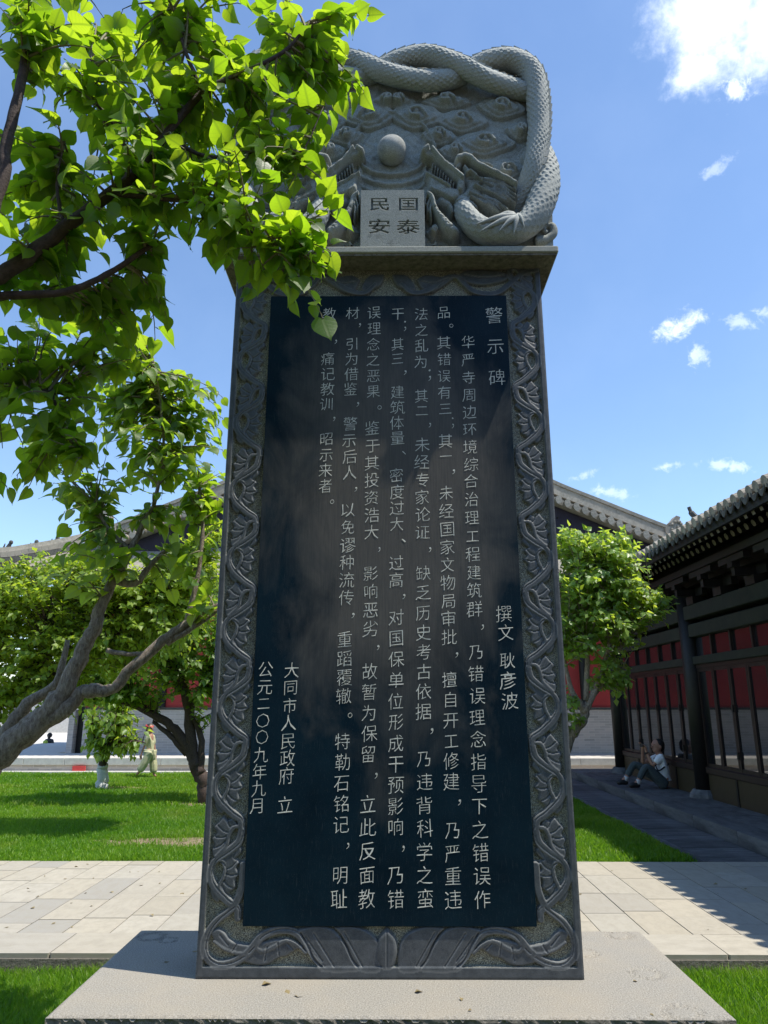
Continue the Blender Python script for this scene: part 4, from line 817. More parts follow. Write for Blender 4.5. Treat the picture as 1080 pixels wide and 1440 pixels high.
bo = BASE[rh.name]; sp = .2; y = y0r+.1; k = 0
while y < y1r:
    for nm_, me_, dy, dz, dx in (('round_tile', tmm, 0, .03, 0), ('drip_tile', dmm, sp/2, .0, -.0)):
        o = bpy.data.objects.new(nm_, me_); COL.objects.link(o); o.parent = rh; o.location = Vector((XE+dx+rnd.uniform(-.012, .012), y+dy+rnd.uniform(-.006, .006), ZE+dz-.02+rnd.uniform(-.006, .006)))-bo; o.rotation_euler = (rnd.uniform(-.06, .06), rnd.uniform(-.02, .02), rnd.uniform(-.03, .03))
    if k % 1 == 0 and y > 3:
        for nm_, me_, dx, dz in (('rafter', rm, .12, -.205), ('lower_rafter', r2, .42, -.20)):
            o = bpy.data.objects.new(nm_, me_); COL.objects.link(o); o.parent = rh; o.location = Vector((XE+dx, y, ZE+dz))-bo
    y += sp; k += 1
MB().box(5.45, 9.3, 17.62, 17.8, zp, 4.4).build('end_wall', 'wood', rh)

# unseen hall, added to block sky light from the panel and mirror in it
bh = thing('sky_blocker_hall', 'unseen tiled hall added behind the camera to block sky light from the stele', 'temple hall', (0, -9, -.13))
MB().box(-16, 16, -13, -9, -.2, .35).build('podium', 'ledge', bh); MB().box(-14, 14, -12.6, -10.6, .351, 4.6).build('wall', 'wood2', bh)
for x in np.arange(-13.5, 13.6, 3.0): MB().tube([(x, -9.8, .35), (x, -9.8, 4.4)], .19, 10).build('column', 'wood', bh)
MB().box(-14, 14, -9.95, -9.65, 4.401, 4.9).build('lintel', 'woodgreen', bh)
MB().add([(-15.5, -8.6, 4.9), (15.5, -8.6, 4.9), (14, -12, 7.6), (-14, -12, 7.6), (-15.5, -8.6, 5.1), (15.5, -8.6, 5.1), (14, -12, 7.8), (-14, -12, 7.8)], [(0, 1, 2, 3), (7, 6, 5, 4), (0, 4, 5, 1), (1, 5, 6, 2), (2, 6, 7, 3), (3, 7, 4, 0)]).build('roof_slope', 'tile_dark', bh)
MB().box(-14, 14, -12.2, -11.8, 7.75, 8.4).build('roof_ridge', 'tile_dark', bh)
# ================================================================== LEAVES AND TREES
LT = np.array([-.10, .02, .15, .30, .46, .62, .76, .87, .95, 1.08]); LW = np.array([.16, .37, .47, .50, .455, .36, .24, .13, .055, .004])
def leaf_variant(fold, curl, twist, wmul=1.0, teeth=.02):
    V = []; 
    for i, (t, w) in enumerate(zip(LT, LW)):
        a = twist*t
        for sgn in (-1, 0, 1):
            x = t if sgn or i else .05; y = sgn*w*wmul*(1+.5*teeth*(-1)**i); z = fold*abs(y)-curl*t*t+.035*math.sin(5*t+sgn*1.3)*abs(sgn)
            V.append((x, y*math.cos(a)-z*math.sin(a)*.3, z+y*math.sin(a)))
    return np.array(V)
LV = [leaf_variant(f, c, t, w, te) for f, c, t, w, te in ((.25, .18, .1, 1, .03), (.45, .35, -.25, .92, .03), (.12, .1, .3, 1.05, .03), (.6, .25, 0, .85, .03), (.3, .5, .2, .95, .03), (.05, .05, -.3, 1, .03), (.35, .3, .5, .9, .03), (.2, .28, -.45, 1.05, .03))]
LF = np.array([(i*3+k, i*3+k+1, i*3+k+4, i*3+k+3) for i in range(9) for k in range(2)]); LUV = np.array([(min(max(t, 0), 1), .5+.5*s*w) for t, w in zip(LT, LW) for s in (-1, 0, 1)])
# small cheap leaf for far trees
SV = [np.array([(0, 0, 0), (.35, -.38*w, f), (.35, .38*w, f), (1, 0, -c)]) for f, c, w in ((.1, .2, 1), (.2, .05, .9), (.0, .35, 1.1), (-.05, .1, .7))]; SF = np.array([(0, 1, 3), (0, 3, 2)]); SUV = np.array([(0, .5), (.4, .1), (.4, .9), (1, .5)])
def frames(dirs, norms):
    d = dirs/np.linalg.norm(dirs, axis=1)[:, None]; y = np.cross(norms, d); y /= np.linalg.norm(y, axis=1)[:, None]+1e-9; z = np.cross(d, y); return np.stack([d, y, z], 2)
def leaf_mass(name, pos, M, size, mat, parent, small=False, tone=None):
    VV, FF, UU = (SV, SF, SUV) if small else (LV, LF, LUV); n = len(pos)
    if not n: return
    var = nr.randint(0, len(VV), n); B = np.array(VV)[var]; V = np.einsum('nij,nkj->nki', M, B)*size[:, None, None]+pos[:, None, :]; k = B.shape[1]
    F = (FF[None]+(np.arange(n)*k)[:, None, None]).reshape(-1, FF.shape[1]); uv = np.tile(UU, (n, 1)); tn = np.repeat(nr.rand(n) if tone is None else tone, k)
    o = link(name, npmesh(name, V.reshape(-1, 3), F, uv, {'tone': tn}), mat, parent, not small); tag(o, kind='stuff'); return o
def bezier(a, c, b, n):
    t = np.linspace(0, 1, n)[:, None]; return (1-t)**2*a+2*t*(1-t)*c+t*t*b
def tree(name, label, base, limbs, blobs, lsize, leafm, bark, group=None, single=0, small=False, gap=.05, lastlen=.5, twr=.004, arch=.12, droop=.45, nside=9, limb_smooth=5, barkn=.12, trunk_extra=None, maxd=9, bias=0):
    root = thing(name, label, 'tree', base, group); skel = []
    for k, (pts, rads) in enumerate(limbs):
        P = smooth_path([tuple(p) for p in pts], limb_smooth); rr = np.interp(np.linspace(0, 1, len(P)), np.linspace(0, 1, len(rads)), rads)
        P = P+(nr.rand(*P.shape)-.5)*rr[:, None]*.35
        mb = MB(); mb.tube(P, list(rr), nside, rnoise=barkn); o = mb.build('trunk' if k == 0 else 'limb', bark, root, True); skel.append(P)
        if trunk_extra and k == 0: pass
    SK = np.concatenate(skel); pos, dr, nm = [], [], []; tw = MB()
    for (px, py, Y, rx, ry, rz, n) in blobs:
        c = PY(px, py, Y); mpp = Y/FPX
        for _ in range(n):
            v = nr.normal(size=3); v /= np.linalg.norm(v); v *= nr.rand()**.45
            T = np.array([c.x+v[0]*rx*mpp, c.y+v[1]*rz, c.z+v[2]*ry*mpp]); dd = np.linalg.norm(SK-T, axis=1)
            if dd.min() > maxd: continue
            B = SK[np.argsort(dd)[nr.randint(0, min(6, len(dd)))]]
            L = np.linalg.norm(T-B); ctrl = (T+B)/2+np.array([0, 0, arch*L])+(nr.rand(3)-.5)*.25*L; nseg = 5 if small else 7; P = bezier(B, ctrl, T, nseg)
            tw.tube(P, [twr*(1.6-1.2*i/(nseg-1)) for i in range(nseg)], 3 if small else 5, cap=False)
            ll = min(lastlen, L*.8); m = max(3, int(ll/gap)); ts = 1-np.linspace(0, ll/L, m)
            Q = bezier(B, ctrl, T, 41)
            for j, t in enumerate(ts):
                i = min(39, int(t*40)); p = Q[i]; tg = Q[i+1]-Q[i]; tg /= np.linalg.norm(tg)+1e-9
                for s_ in ((0,) if j == 0 else (1, -1)):
                    if nr.rand() < .12: continue
                    sd = np.cross(tg, (0, 0, 1)); sd = sd/(np.linalg.norm(sd)+1e-9); a = nr.uniform(-.8, .8); sd = sd*math.cos(a)+np.array([0, 0, 1])*math.sin(a)
                    d = tg*.55+sd*s_*.8+(nr.rand(3)-.5)*.5-np.array([0, 0, droop*nr.uniform(.3, 1.4)]); d /= np.linalg.norm(d); nv = np.array([.35*bias, -bias, 1.0])+(nr.rand(3)-.5)*1.5
                    if abs(np.dot(nv/np.linalg.norm(nv), d)) > .95: nv = np.array([1, .3, .2])
                    pos.append(p+d*lsize*(.12 if small else .22)); dr.append(d); nm.append(nv)
                    if not small: tw.tube([p, p+d*lsize*.24], [twr*.45, twr*.4], 3, cap=False)
    pos = np.array(pos); M = frames(np.array(dr), np.array(nm)); size = lsize*nr.uniform(.55, 1.15, len(pos))
    tag(tw.build('twigs', ['twig' if not small else bark], root), kind='stuff')
    rest = np.ones(len(pos), bool)
    if single:
        sc = []
        for i in range(len(pos)):
            x, y, d = PIX(pos[i]); sc.append(size[i]/d if (-5 < x < 1085 and -5 < y < 1445) else 0)
        top_ = np.argsort(sc)[::-1][:single]; rest[top_] = False; b = BASE[root.name]
        key = leafm+'_leafmeshes'
        if key not in MT:
            MT[key] = []
            for V in LV:
                me = npmesh('leaf', V, LF, LUV, {'tone': np.full(len(V), nr.rand())}); me.materials.append(MT[leafm]); me.polygons.foreach_set('use_smooth', [True]*len(me.polygons)); MT[key].append(me)
        for i in top_:
            o = bpy.data.objects.new('leaf', MT[key][nr.randint(0, len(LV))]); COL.objects.link(o); o.parent = root
            mm = Matrix([[float(x) for x in r] for r in M[i]]).to_4x4(); o.matrix_local = Matrix.Translation(Vector([float(x) for x in pos[i]])-b) @ mm @ Matrix.Scale(float(size[i]), 4)
    leaf_mass('foliage', pos[rest], M[rest], size[rest], leafm, root, small); print(name, len(pos)); return root
def pts(Y, *a): return [PY(x, y, Y if len(r) == 0 else r[0]) for x, y, *r in a]
# near tree whose boughs hang over the upper left
A = 2.6
limbsA = [([(-2.9, 2.3, -.13), (-2.75, 2.35, .9), (-2.55, 2.4, 1.7), (-2.1, 2.45, 2.25)]+pts(2.5, (-60, 425), (0, 388), (60, 345), (130, 290), (180, 252), (232, 192), (285, 130), (340, 104), (400, 72), (436, 30)), [.13, .12, .10, .075, .05, .032, .03, .026, .023, .02, .017, .014, .011, .008, .005]),
 ([(-2.1, 2.45, 2.25)]+pts(2.55, (-60, 420), (0, 416), (50, 414), (95, 410), (150, 386), (205, 350), (222, 340)), [.055, .024, .018, .016, .014, .012, .010, .004]),
 ([(-2.55, 2.4, 1.7), (-2.2, 2.2, 2.4)]+pts(2.2, (-70, 380), (0, 262), (8, 205), (22, 150), (36, 82), (52, 0), (70, -90)), [.08, .06, .035, .022, .02, .019, .017, .013, .006]),
 ([(-2.55, 2.4, 1.7), (-2.0, 2.7, 1.95)]+pts(2.85, (-60, 585), (0, 560), (38, 550), (88, 553)), [.07, .05, .022, .016, .012, .007]),
 (pts(2.85, (75, 556), (84, 590), (100, 622), (118, 636)), [.007, .005, .004, .002]), (pts(2.5, (285, 130), (260, 70), (245, 10)), [.012, .008, .005]), (pts(2.5, (180, 252), (170, 190), (120, 120), (140, 60)), [.010, .007, .005, .003]),
 (pts(2.55, (232, 192), (290, 220), (350, 215), (420, 215), (455, 150)), [.011, .008, .006, .004, .002]), (pts(2.5, (150, 272), (230, 280), (300, 290), (360, 330), (430, 360)), [.011, .009, .006, .005, .003]), (pts(2.5, (90, 320), (80, 260), (90, 200)), [.009, .006, .003])]
blA = [(50, 70, 2.25, 70, 70, .2, 18), (190, 40, 2.6, 120, 60, .4, 30), (320, 45, 2.7, 110, 60, .4, 30), (130, 150, 2.5, 110, 70, .4, 26), (240, 150, 2.6, 110, 70, .4, 30), (350, 160, 2.6, 85, 70, .3, 24), (70, 260, 2.7, 90, 70, .4, 24), (200, 250, 2.5, 120, 55, .35, 32),
 (330, 250, 2.5, 90, 60, .3, 26), (400, 215, 2.6, 55, 70, .2, 12), (445, 130, 2.7, 65, 45, .2, 10), (470, 40, 2.7, 25, 25, .1, 4), (60, 350, 2.6, 90, 45, .4, 20), (200, 330, 2.6, 60, 40, .3, 12), (320, 320, 2.5, 70, 45, .25, 18), (415, 345, 2.5, 55, 40, .15, 10),
 (400, 410, 2.5, 22, 26, .1, 2), (455, 445, 2.5, 20, 14, .05, 1), (350, 400, 2.5, 25, 25, .1, 2), (60, 440, 2.9, 90, 50, .4, 18), (170, 440, 2.9, 60, 40, .3, 12), (225, 430, 2.8, 22, 16, .1, 2), (30, 500, 2.9, 60, 50, .3, 14), (50, 600, 2.85, 80, 45, .3, 18), (110, 640, 2.8, 45, 22, .2, 6), (-80, 300, 2.6, 120, 200, .6, 20), (485, 115, 2.6, 40, 26, .12, 4), (505, 30, 2.65, 20, 22, .1, 2), (455, 290, 2.55, 26, 40, .1, 4), (440, 200, 2.6, 30, 30, .1, 2), (470, 370, 2.5, 18, 18, .06, 2), (45, 30, 2.3, 50, 40, .2, 5), (150, 470, 2.9, 60, 40, .25, 7), (90, 560, 2.9, 60, 40, .25, 8), (20, 660, 2.9, 40, 30, .2, 4), (210, 400, 2.8, 30, 24, .15, 4)]
tree('leafy_tree', 'near tree at left whose large backlit leaves hang over the top of the stele', (-2.9, 2.3, -.13), limbsA, blA, .088, 'leaf', 'bark_dark', single=300, gap=.056, lastlen=.34, arch=.10)
# leaning tree with pale rough trunk
B = 4.6
q0 = PY(-60, 1120, B)
limbsB = [([(-3.3, B, -.13), (-3.1, B, .5), q0]+pts(B, (0, 1062), (55, 1015), (88, 975), (112, 925), (132, 885), (140, 860), (160, 815), (184, 775), (200, 740), (216, 712)), [.14, .12, .095, .085, .076, .058, .048, .044, .039, .030, .024, .019, .011]),
 (pts(B, (40, 1022), (90, 1000), (112, 975), (130, 972), (160, 968), (185, 940), (230, 900), (262, 878), (285, 862), (330, 840), (360, 828)), [.065, .05, .040, .045, .032, .033, .032, .026, .018, .014, .01]),
 (pts(B, (160, 815), (190, 820), (215, 790), (240, 770)), [.030, .022, .018, .010]), (pts(B, (262, 878), (280, 800), (285, 740), (280, 690)), [.018, .015, .012, .007]), (pts(B, (235, 905), (290, 870), (330, 838)), [.02, .015, .01]),
 (pts(B, (150, 915), (185, 920), (215, 915), (228, 905)), [.016, .013, .012, .014]), (pts(4.9, (0, 1040), (40, 990), (80, 960), (95, 900)), [.05, .04, .03, .015]),
 (pts(B, (184, 775), (150, 740), (130, 700)), [.016, .01, .005]), (pts(B, (216, 712), (230, 640), (225, 560), (215, 500)), [.014, .010, .007, .003])]
blB = [(170, 500, 4.7, 80, 50, .4, 18), (120, 440, 4.8, 60, 30, .3, 9), (215, 570, 4.7, 70, 50, .4, 21), (255, 640, 4.7, 65, 60, .4, 29), (190, 650, 4.7, 60, 45, .4, 18), (290, 590, 4.8, 30, 40, .2, 9), (285, 700, 4.7, 45, 60, .3, 21), (215, 720, 4.6, 55, 35, .4, 12), (130, 745, 4.6, 50, 40, .3, 14),
 (130, 800, 4.5, 60, 40, .3, 18), (250, 790, 4.7, 55, 60, .3, 18), (290, 850, 4.7, 30, 50, .3, 9), (95, 700, 4.7, 35, 25, .2, 6), (60, 520, 4.9, 70, 60, .4, 12), (40, 420, 4.9, 60, 50, .4, 12), (-90, 700, 4.7, 70, 200, .5, 14), (255, 550, 4.7, 50, 40, .3, 9), (300, 620, 4.8, 24, 50, .2, 7), (60, 640, 4.8, 60, 30, .3, 6), (120, 600, 4.8, 60, 40, .3, 6), (170, 590, 4.8, 70, 60, .3, 12), (300, 560, 4.8, 18, 30, .1, 3)]
tree('leaning_tree', 'leaning tree with thick pale rough trunk rising from the left edge', (-3.3, B, -.13), limbsB, blB, .094, 'leaf_mid', 'bark', single=300, gap=.062, lastlen=.42, maxd=.85, bias=.35)
# tree in front of the right hall
E_ = 11.0
limbsE = [([(2.50, E_, -.02)]+pts(E_, (792, 1075), (800, 1040), (818, 1015), (822, 1000), (812, 985)), [.11, .10, .085, .07, .06, .05]), (pts(E_, (820, 1003), (835, 975), (848, 940), (860, 880), (870, 800)), [.06, .05, .04, .03, .01]), (pts(E_, (815, 990), (800, 960), (790, 900)), [.045, .035, .015]),
 (pts(E_, (822, 1000), (845, 965), (870, 950), (880, 930)), [.04, .03, .02, .01]), (pts(E_, (825, 985), (826, 900), (822, 800)), [.045, .03, .01]), (pts(E_, (848, 940), (890, 890), (920, 860)), [.03, .02, .01])]
blE = [(825, 775, E_, 55, 38, .6, 97), (862, 800, E_, 55, 55, .7, 141), (820, 840, E_, 60, 60, .8, 158), (880, 850, E_, 62, 48, .7, 158), (845, 885, E_, 65, 38, .7, 106), (800, 900, E_, 40, 40, .5, 53), (855, 945, E_, 38, 24, .4, 46), (795, 1000, E_, 22, 28, .3, 32), (868, 965, E_, 26, 20, .3, 25), (800, 760, E_, 40, 24, .4, 46), (868, 760, E_, 22, 22, .3, 25), (780, 830, E_, 60, 80, .7, 70)]
tree('round_crowned_tree', 'sunlit round-crowned tree between the stele and the dark hall', (2.50, E_, -.02), limbsE, blE, .12, 'leaf_young', 'bark', small=True, gap=.05, lastlen=.40, twr=.006, droop=.3, bias=.9)
# bright bushy tree on the left lawn
F_ = 10.5; gx = PY(-45, 1090, F_).x
limbsF = [([(gx, F_, -.02)]+pts(F_, (-40, 1060), (-20, 1010), (40, 950), (90, 900)), [.12, .11, .09, .06, .03]), (pts(F_, (0, 985), (100, 940), (180, 880), (240, 840)), [.07, .05, .03, .01]), (pts(F_, (-20, 1010), (-10, 940), (-10, 880)), [.06, .04, .02]), (pts(F_, (70, 950), (130, 900), (170, 830)), [.05, .03, .01])]
blF = [(20, 850, F_, 75, 50, .9, 253), (100, 830, F_, 80, 48, .9, 253), (190, 830, F_, 80, 50, .9, 253), (265, 810, F_, 55, 55, .8, 184), (60, 910, F_, 80, 45, .8, 207), (150, 900, F_, 80, 40, .8, 161), (15, 970, F_, 50, 40, .6, 106), (240, 880, F_, 60, 40, .8, 92), (90, 790, F_, 60, 18, .6, 51), (20, 800, F_, 40, 16, .6, 46), (10, 1030, F_, 34, 30, .4, 37), (-110, 880, F_, 80, 90, .9, 138), (300, 760, F_, 30, 30, .4, 55), (30, 960, F_, 70, 40, .7, 80), (90, 985, F_, 50, 26, .6, 46), (130, 870, F_, 90, 60, .5, 90), (220, 840, F_, 70, 60, .5, 80), (200, 930, F_, 80, 34, .5, 60), (120, 940, F_, 80, 30, .5, 50)]
tree('bushy_tree', 'bright yellow-green bushy tree on the left lawn behind the leaning trunk', (gx, F_, -.02), limbsF, blF, .10, 'leaf_pale', 'bark_dark', small=True, gap=.045, lastlen=.36, twr=.005, droop=.3, bias=.7)
# dark forked tree on the lawn beside the stele
Cc = 13.6
limbsC = [([(PY(291, 1120, Cc).x, Cc, -.02)]+pts(Cc, (287, 1100), (276, 1080), (268, 1060), (250, 1030), (225, 1010), (190, 992), (158, 985), (120, 990)), [.15, .13, .11, .10, .085, .075, .065, .05, .02]), (pts(Cc, (276, 1085), (268, 1040), (264, 990), (252, 950), (245, 915), (240, 860)), [.11, .10, .09, .08, .05, .02]), (pts(Cc, (266, 1000), (280, 975), (300, 950), (320, 930)), [.06, .05, .04, .02]), (pts(Cc, (280, 1090), (284, 1050), (278, 1020), (270, 1010)), [.07, .06, .05, .04]), (pts(Cc, (262, 1060), (240, 1035), (215, 1015)), [.06, .05, .03])]
blC = [(200, 930, Cc, 80, 45, 1.0, 187), (270, 920, Cc, 70, 50, 1.0, 187), (120, 950, Cc, 60, 40, .9, 117), (300, 970, Cc, 40, 40, .7, 79), (180, 975, Cc, 60, 22, .8, 84), (320, 860, Cc, 60, 60, 1.0, 94), (240, 860, Cc, 60, 30, .8, 70), (230, 890, Cc, 90, 60, .8, 88), (290, 900, Cc, 50, 60, .8, 55), (140, 930, Cc, 70, 30, .7, 44), (250, 960, Cc, 60, 24, .6, 30)]
tree('forked_tree', 'dark forked tree on the left lawn just beside the edge of the stele', tuple(limbsC[0][0][0]), limbsC, blC, .12, 'leaf_mid', 'bark_dark', small=True, gap=.06, lastlen=.5, twr=.008, droop=.4, bias=.6)
# young tree with a whitewashed foot
G_ = 15.6; q = PY(143, 1110, G_)
limbsG = [([(q.x, G_, -.02)]+pts(G_, (144, 1095), (144, 1074)), [.13, .11, .105]), (pts(G_, (144, 1080), (150, 1050), (165, 1020), (170, 985)), [.085, .07, .05, .03]), (pts(G_, (150, 1052), (180, 1040), (205, 1045)), [.05, .03, .01]), (pts(G_, (148, 1060), (135, 1040), (130, 1020)), [.05, .03, .01])]
blG = [(165, 1005, G_, 42, 26, .6, 52), (176, 1026, G_, 32, 26, .6, 47), (140, 1040, G_, 28, 24, .5, 29), (180, 1052, G_, 14, 12, .4, 18), (150, 985, G_, 40, 20, .5, 31), (150, 1050, G_, 20, 12, .4, 18)]
tr = tree('young_tree', 'small young tree with whitewashed foot and drooping leaves on the far lawn', (q.x, G_, -.02), limbsG, blG, .17, 'leaf_young', 'bark_dark', small=True, gap=.09, lastlen=.5, twr=.008, droop=.9)
for ch in tr.children:
    if ch.name.startswith('trunk'): ch.data.materials[0] = MT['white']
# ================================================================== GRASS
def grass(name, x0, x1, y0, y1, z, dens, h, mask=None, wide=.004):
    n = int((x1-x0)*(y1-y0)*dens); x = nr.uniform(x0, x1, n); y = nr.uniform(y0, y1, n)
    u = 547+FPX*x/(y*.94)*1.0; k = (u > -60) & (u < 1140)
    if mask is not None: k &= mask(x, y)
    x, y = x[k], y[k]; n = len(x); hh = h*nr.uniform(.35, 1.15, n)*(1+.35*np.sin(x*3.1+1.7*np.sin(y*2.3))*np.sin(y*2.7)); a = nr.uniform(0, 2*math.pi, n); ca, sa = np.cos(a), np.sin(a); w = wide*nr.uniform(.6, 1.3, n); ln = hh*nr.uniform(.1, .9, n); b = nr.uniform(0, 2*math.pi, n)
    cb, sb = np.cos(b), np.sin(b); V = np.zeros((n, 5, 3)); V[:, 0] = np.stack([x-ca*w, y-sa*w, np.full(n, z)], 1); V[:, 1] = np.stack([x+ca*w, y+sa*w, np.full(n, z)], 1)
    mx, my = x+cb*ln*.35, y+sb*ln*.35; V[:, 2] = np.stack([mx-ca*w*.8, my-sa*w*.8, z+hh*.6], 1); V[:, 3] = np.stack([mx+ca*w*.8, my+sa*w*.8, z+hh*.6], 1); V[:, 4] = np.stack([x+cb*ln, y+sb*ln, z+hh], 1)
    idx = (np.arange(n)*5)[:, None]; F = np.concatenate([idx+np.array([0, 1, 3]), idx+np.array([0, 3, 2]), idx+np.array([2, 3, 4])]); tone = np.repeat(np.clip(nr.rand(n)*.75+.25*np.sin(x*1.3)*np.sin(y*.9+1), 0, 1), 5)
    o = link(name, npmesh(name, V.reshape(-1, 3), F, None, {'tone': tone}), 'grass', None); tag(o, kind='stuff'); print(name, n)
PW_ = PZ
bare = [(PZ(245, 1183, 0), 1.0, .30), (PZ(270, 1130, 0), .7, .25), (PZ(150, 1108, 0), .8, .35)]
def notbare(x, y):
    k = np.ones(len(x), bool)
    for c, rx, ry in bare: k &= (((x-c.x)/rx)**2+((y-c.y)/ry)**2+.5*np.sin(x*7)*np.sin(y*9) > 1) | (nr.rand(len(x)) > .85)
    return k
for c, rx, ry in bare:
    n = 28; tag(MB().add([(c.x, c.y, -.006)]+[(c.x+rx*1.1*math.cos(2*math.pi*i/n)*(1+.2*rnd.random()), c.y+ry*1.2*math.sin(2*math.pi*i/n)*(1+.2*rnd.random()), -.014) for i in range(n)], [(0, i+1, (i+1) % n+1) for i in range(n)]).build('bare_soil', 'baresoil'), kind='structure')
grass('grass_near_right', 1.45, 3.2, 4.3, 5.585, -.13, 17000, .075, wide=.0028)
grass('grass_near_left', -3.3, -1.45, 3.6, 5.585, -.125, 17000, .08, wide=.0028)
grass('grass_left_lawn', -11, -1.0, 8.66, 13, -.018, 5500, .06, notbare, .005)
grass('grass_left_lawn', -12, -1.5, 13, 18.9, -.018, 1900, .08, notbare, .010)
grass('grass_right_lawn', 1.4, XL-.07, 8.66, 18.5, -.018, 5500, .06, None, .005)
n = 130; lx, ly = nr.uniform(-5, 3.6, n), nr.uniform(5.65, 8.6, n); k = nr.rand(n) < np.where(lx < -1, .8, .3); lx, ly = lx[k], ly[k]; m_ = 16
px_, py_ = nr.uniform(-1.3, 1.3, m_), nr.uniform(.90*D, 1.19*D, m_); kk_ = (np.abs(px_) > .95) | (py_ < D-.05); px_, py_ = px_[kk_], py_[kk_]
lp = np.concatenate([np.stack([lx, ly, np.full(len(lx), .006)], 1), np.stack([px_, py_, np.full(len(px_), PT+.004)], 1)]); n = len(lp); a_ = nr.uniform(0, 6.28, n)
leaf_mass('leaf_litter', lp, frames(np.stack([np.cos(a_), np.sin(a_), np.zeros(n)], 1), np.array([0, 0, 1.0])+(nr.rand(n, 3)-.5)*.4), nr.uniform(.018, .05, n), 'litter', None, True)
# ================================================================== PEOPLE
def skin_mesh(joints, edges, voxel=.010, extra=None, sub=1):
    """joints: name -> (Vector, radius)"""
    names = list(joints); me = bpy.data.meshes.new('skel'); me.from_pydata([tuple(joints[n][0]) for n in names], [(names.index(a), names.index(b)) for a, b in edges], [])
    o = bpy.data.objects.new('skel', me); COL.objects.link(o); md = o.modifiers.new('s', 'SKIN'); md.use_smooth_shade = True
    if not me.skin_vertices: me.skin_vertices.new() if hasattr(me.skin_vertices, 'new') else None
    bpy.context.view_layer.update()
    for i, n in enumerate(names): r = joints[n][1]; me.skin_vertices[0].data[i].radius = (r, r) if not isinstance(r, tuple) else r
    me.skin_vertices[0].data[0].use_root = True
    o.modifiers.new('u', 'SUBSURF').levels = sub; bpy.context.view_layer.update(); dg = bpy.context.evaluated_depsgraph_get(); dg.update()
    m1 = bpy.data.meshes.new_from_object(o.evaluated_get(dg)); bpy.data.objects.remove(o)
    if extra:
        bm = bmesh.new(); bm.from_mesh(m1); e = extra.mesh('x'); bm.from_mesh(e); bm.to_mesh(m1); bm.free()
    o = bpy.data.objects.new('skel', m1); COL.objects.link(o); r = o.modifiers.new('r', 'REMESH'); r.mode = 'VOXEL'; r.voxel_size = voxel; r.use_smooth_shade = True
    sm = o.modifiers.new('m', 'SMOOTH'); sm.iterations = 2; bpy.context.view_layer.update(); dg = bpy.context.evaluated_depsgraph_get(); dg.update(); m2 = bpy.data.meshes.new_from_object(o.evaluated_get(dg)); bpy.data.objects.remove(o); m2.materials.clear(); return m2
def face(mb, c, f, u, r):
    """skull, nose, brow, ears and chin; c centre, f facing, u up"""
    f, u = f.normalized(), u.normalized(); s = f.cross(u)
    def P(a, b, c_): return c+f*a*r+s*b*r+u*c_*r
    mb.ball(P(-.05, 0, .12), r*.98, 14, 10, sc=(.95, .88, 1.08)); mb.ball(P(.18, 0, -.45), r*.66, 12, 8); mb.tube([P(.85, 0, .15), P(1.10, 0, -.18), P(.95, 0, -.30)], [r*.08, r*.15, r*.12], 6)
    mb.ball(P(.72, 0, -.52), r*.20, 8, 6); mb.ball(P(.62, 0, -.82), r*.24, 8, 6); mb.tube([P(.80, -.45, .30), P(.92, 0, .26), P(.80, .45, .30)], [r*.10]*3, 6)
    for q in (-1, 1): mb.ball(P(-.02, q*.90, -.05), r*.20, 7, 6, sc=(1, .6, 1.3))
def hand(J, Ed, wrist, name, d, side, up, s=1.0, curl=.6):
    d = d.normalized(); side = side.normalized(); up = up.normalized()
    J[name+'palm'] = (wrist+d*.05*s, .030*s); Ed.append((name, name+'palm'))
    for k, ln in enumerate((.062, .072, .068, .052)):
        b = wrist+d*.085*s+side*(k-1.5)*.021*s; J[f'{name}f{k}a'] = (b, .0098*s); Ed.append((name+'palm', f'{name}f{k}a')); m_ = b+(d*math.cos(curl)+up*math.sin(curl))*ln*.5*s; J[f'{name}f{k}b'] = (m_, .0088*s); Ed.append((f'{name}f{k}a', f'{name}f{k}b'))
        e_ = m_+(d*math.cos(curl*2)+up*math.sin(curl*2))*ln*.5*s; J[f'{name}f{k}c'] = (e_, .0075*s); Ed.append((f'{name}f{k}b', f'{name}f{k}c'))
    t = wrist+d*.03*s-side*.030*s; J[name+'t'] = (t, .012*s); t2 = t-side*.022*s+d*.03*s+up*.015*s; J[name+'t2'] = (t2, .010*s); Ed += [(name+'palm', name+'t'), (name+'t', name+'t2')]
def q_(px, py, Y): return PY(px, py, Y)
man = thing('person', 'man in white T-shirt sitting on the shaded platform, raising a phone in both hands', 'person', (5.1, 14.4, .155))
Ym = 14.4; N_, Fr = Ym-.13, Ym+.15
pel = q_(934.5, 1101, Ym); che = q_(929.5, 1072, Ym); nec = q_(926.5, 1060, Ym); hd = q_(924.0, 1049.5, Ym)
J = {'pel': (pel, .125), 'sp': (q_(933, 1087, Ym), .115), 'che': (che, .13), 'nec': (nec, .055), 'hd0': (q_(925, 1055, Ym), .06)}
Ed = [('pel', 'sp'), ('sp', 'che'), ('che', 'nec'), ('nec', 'hd0')]
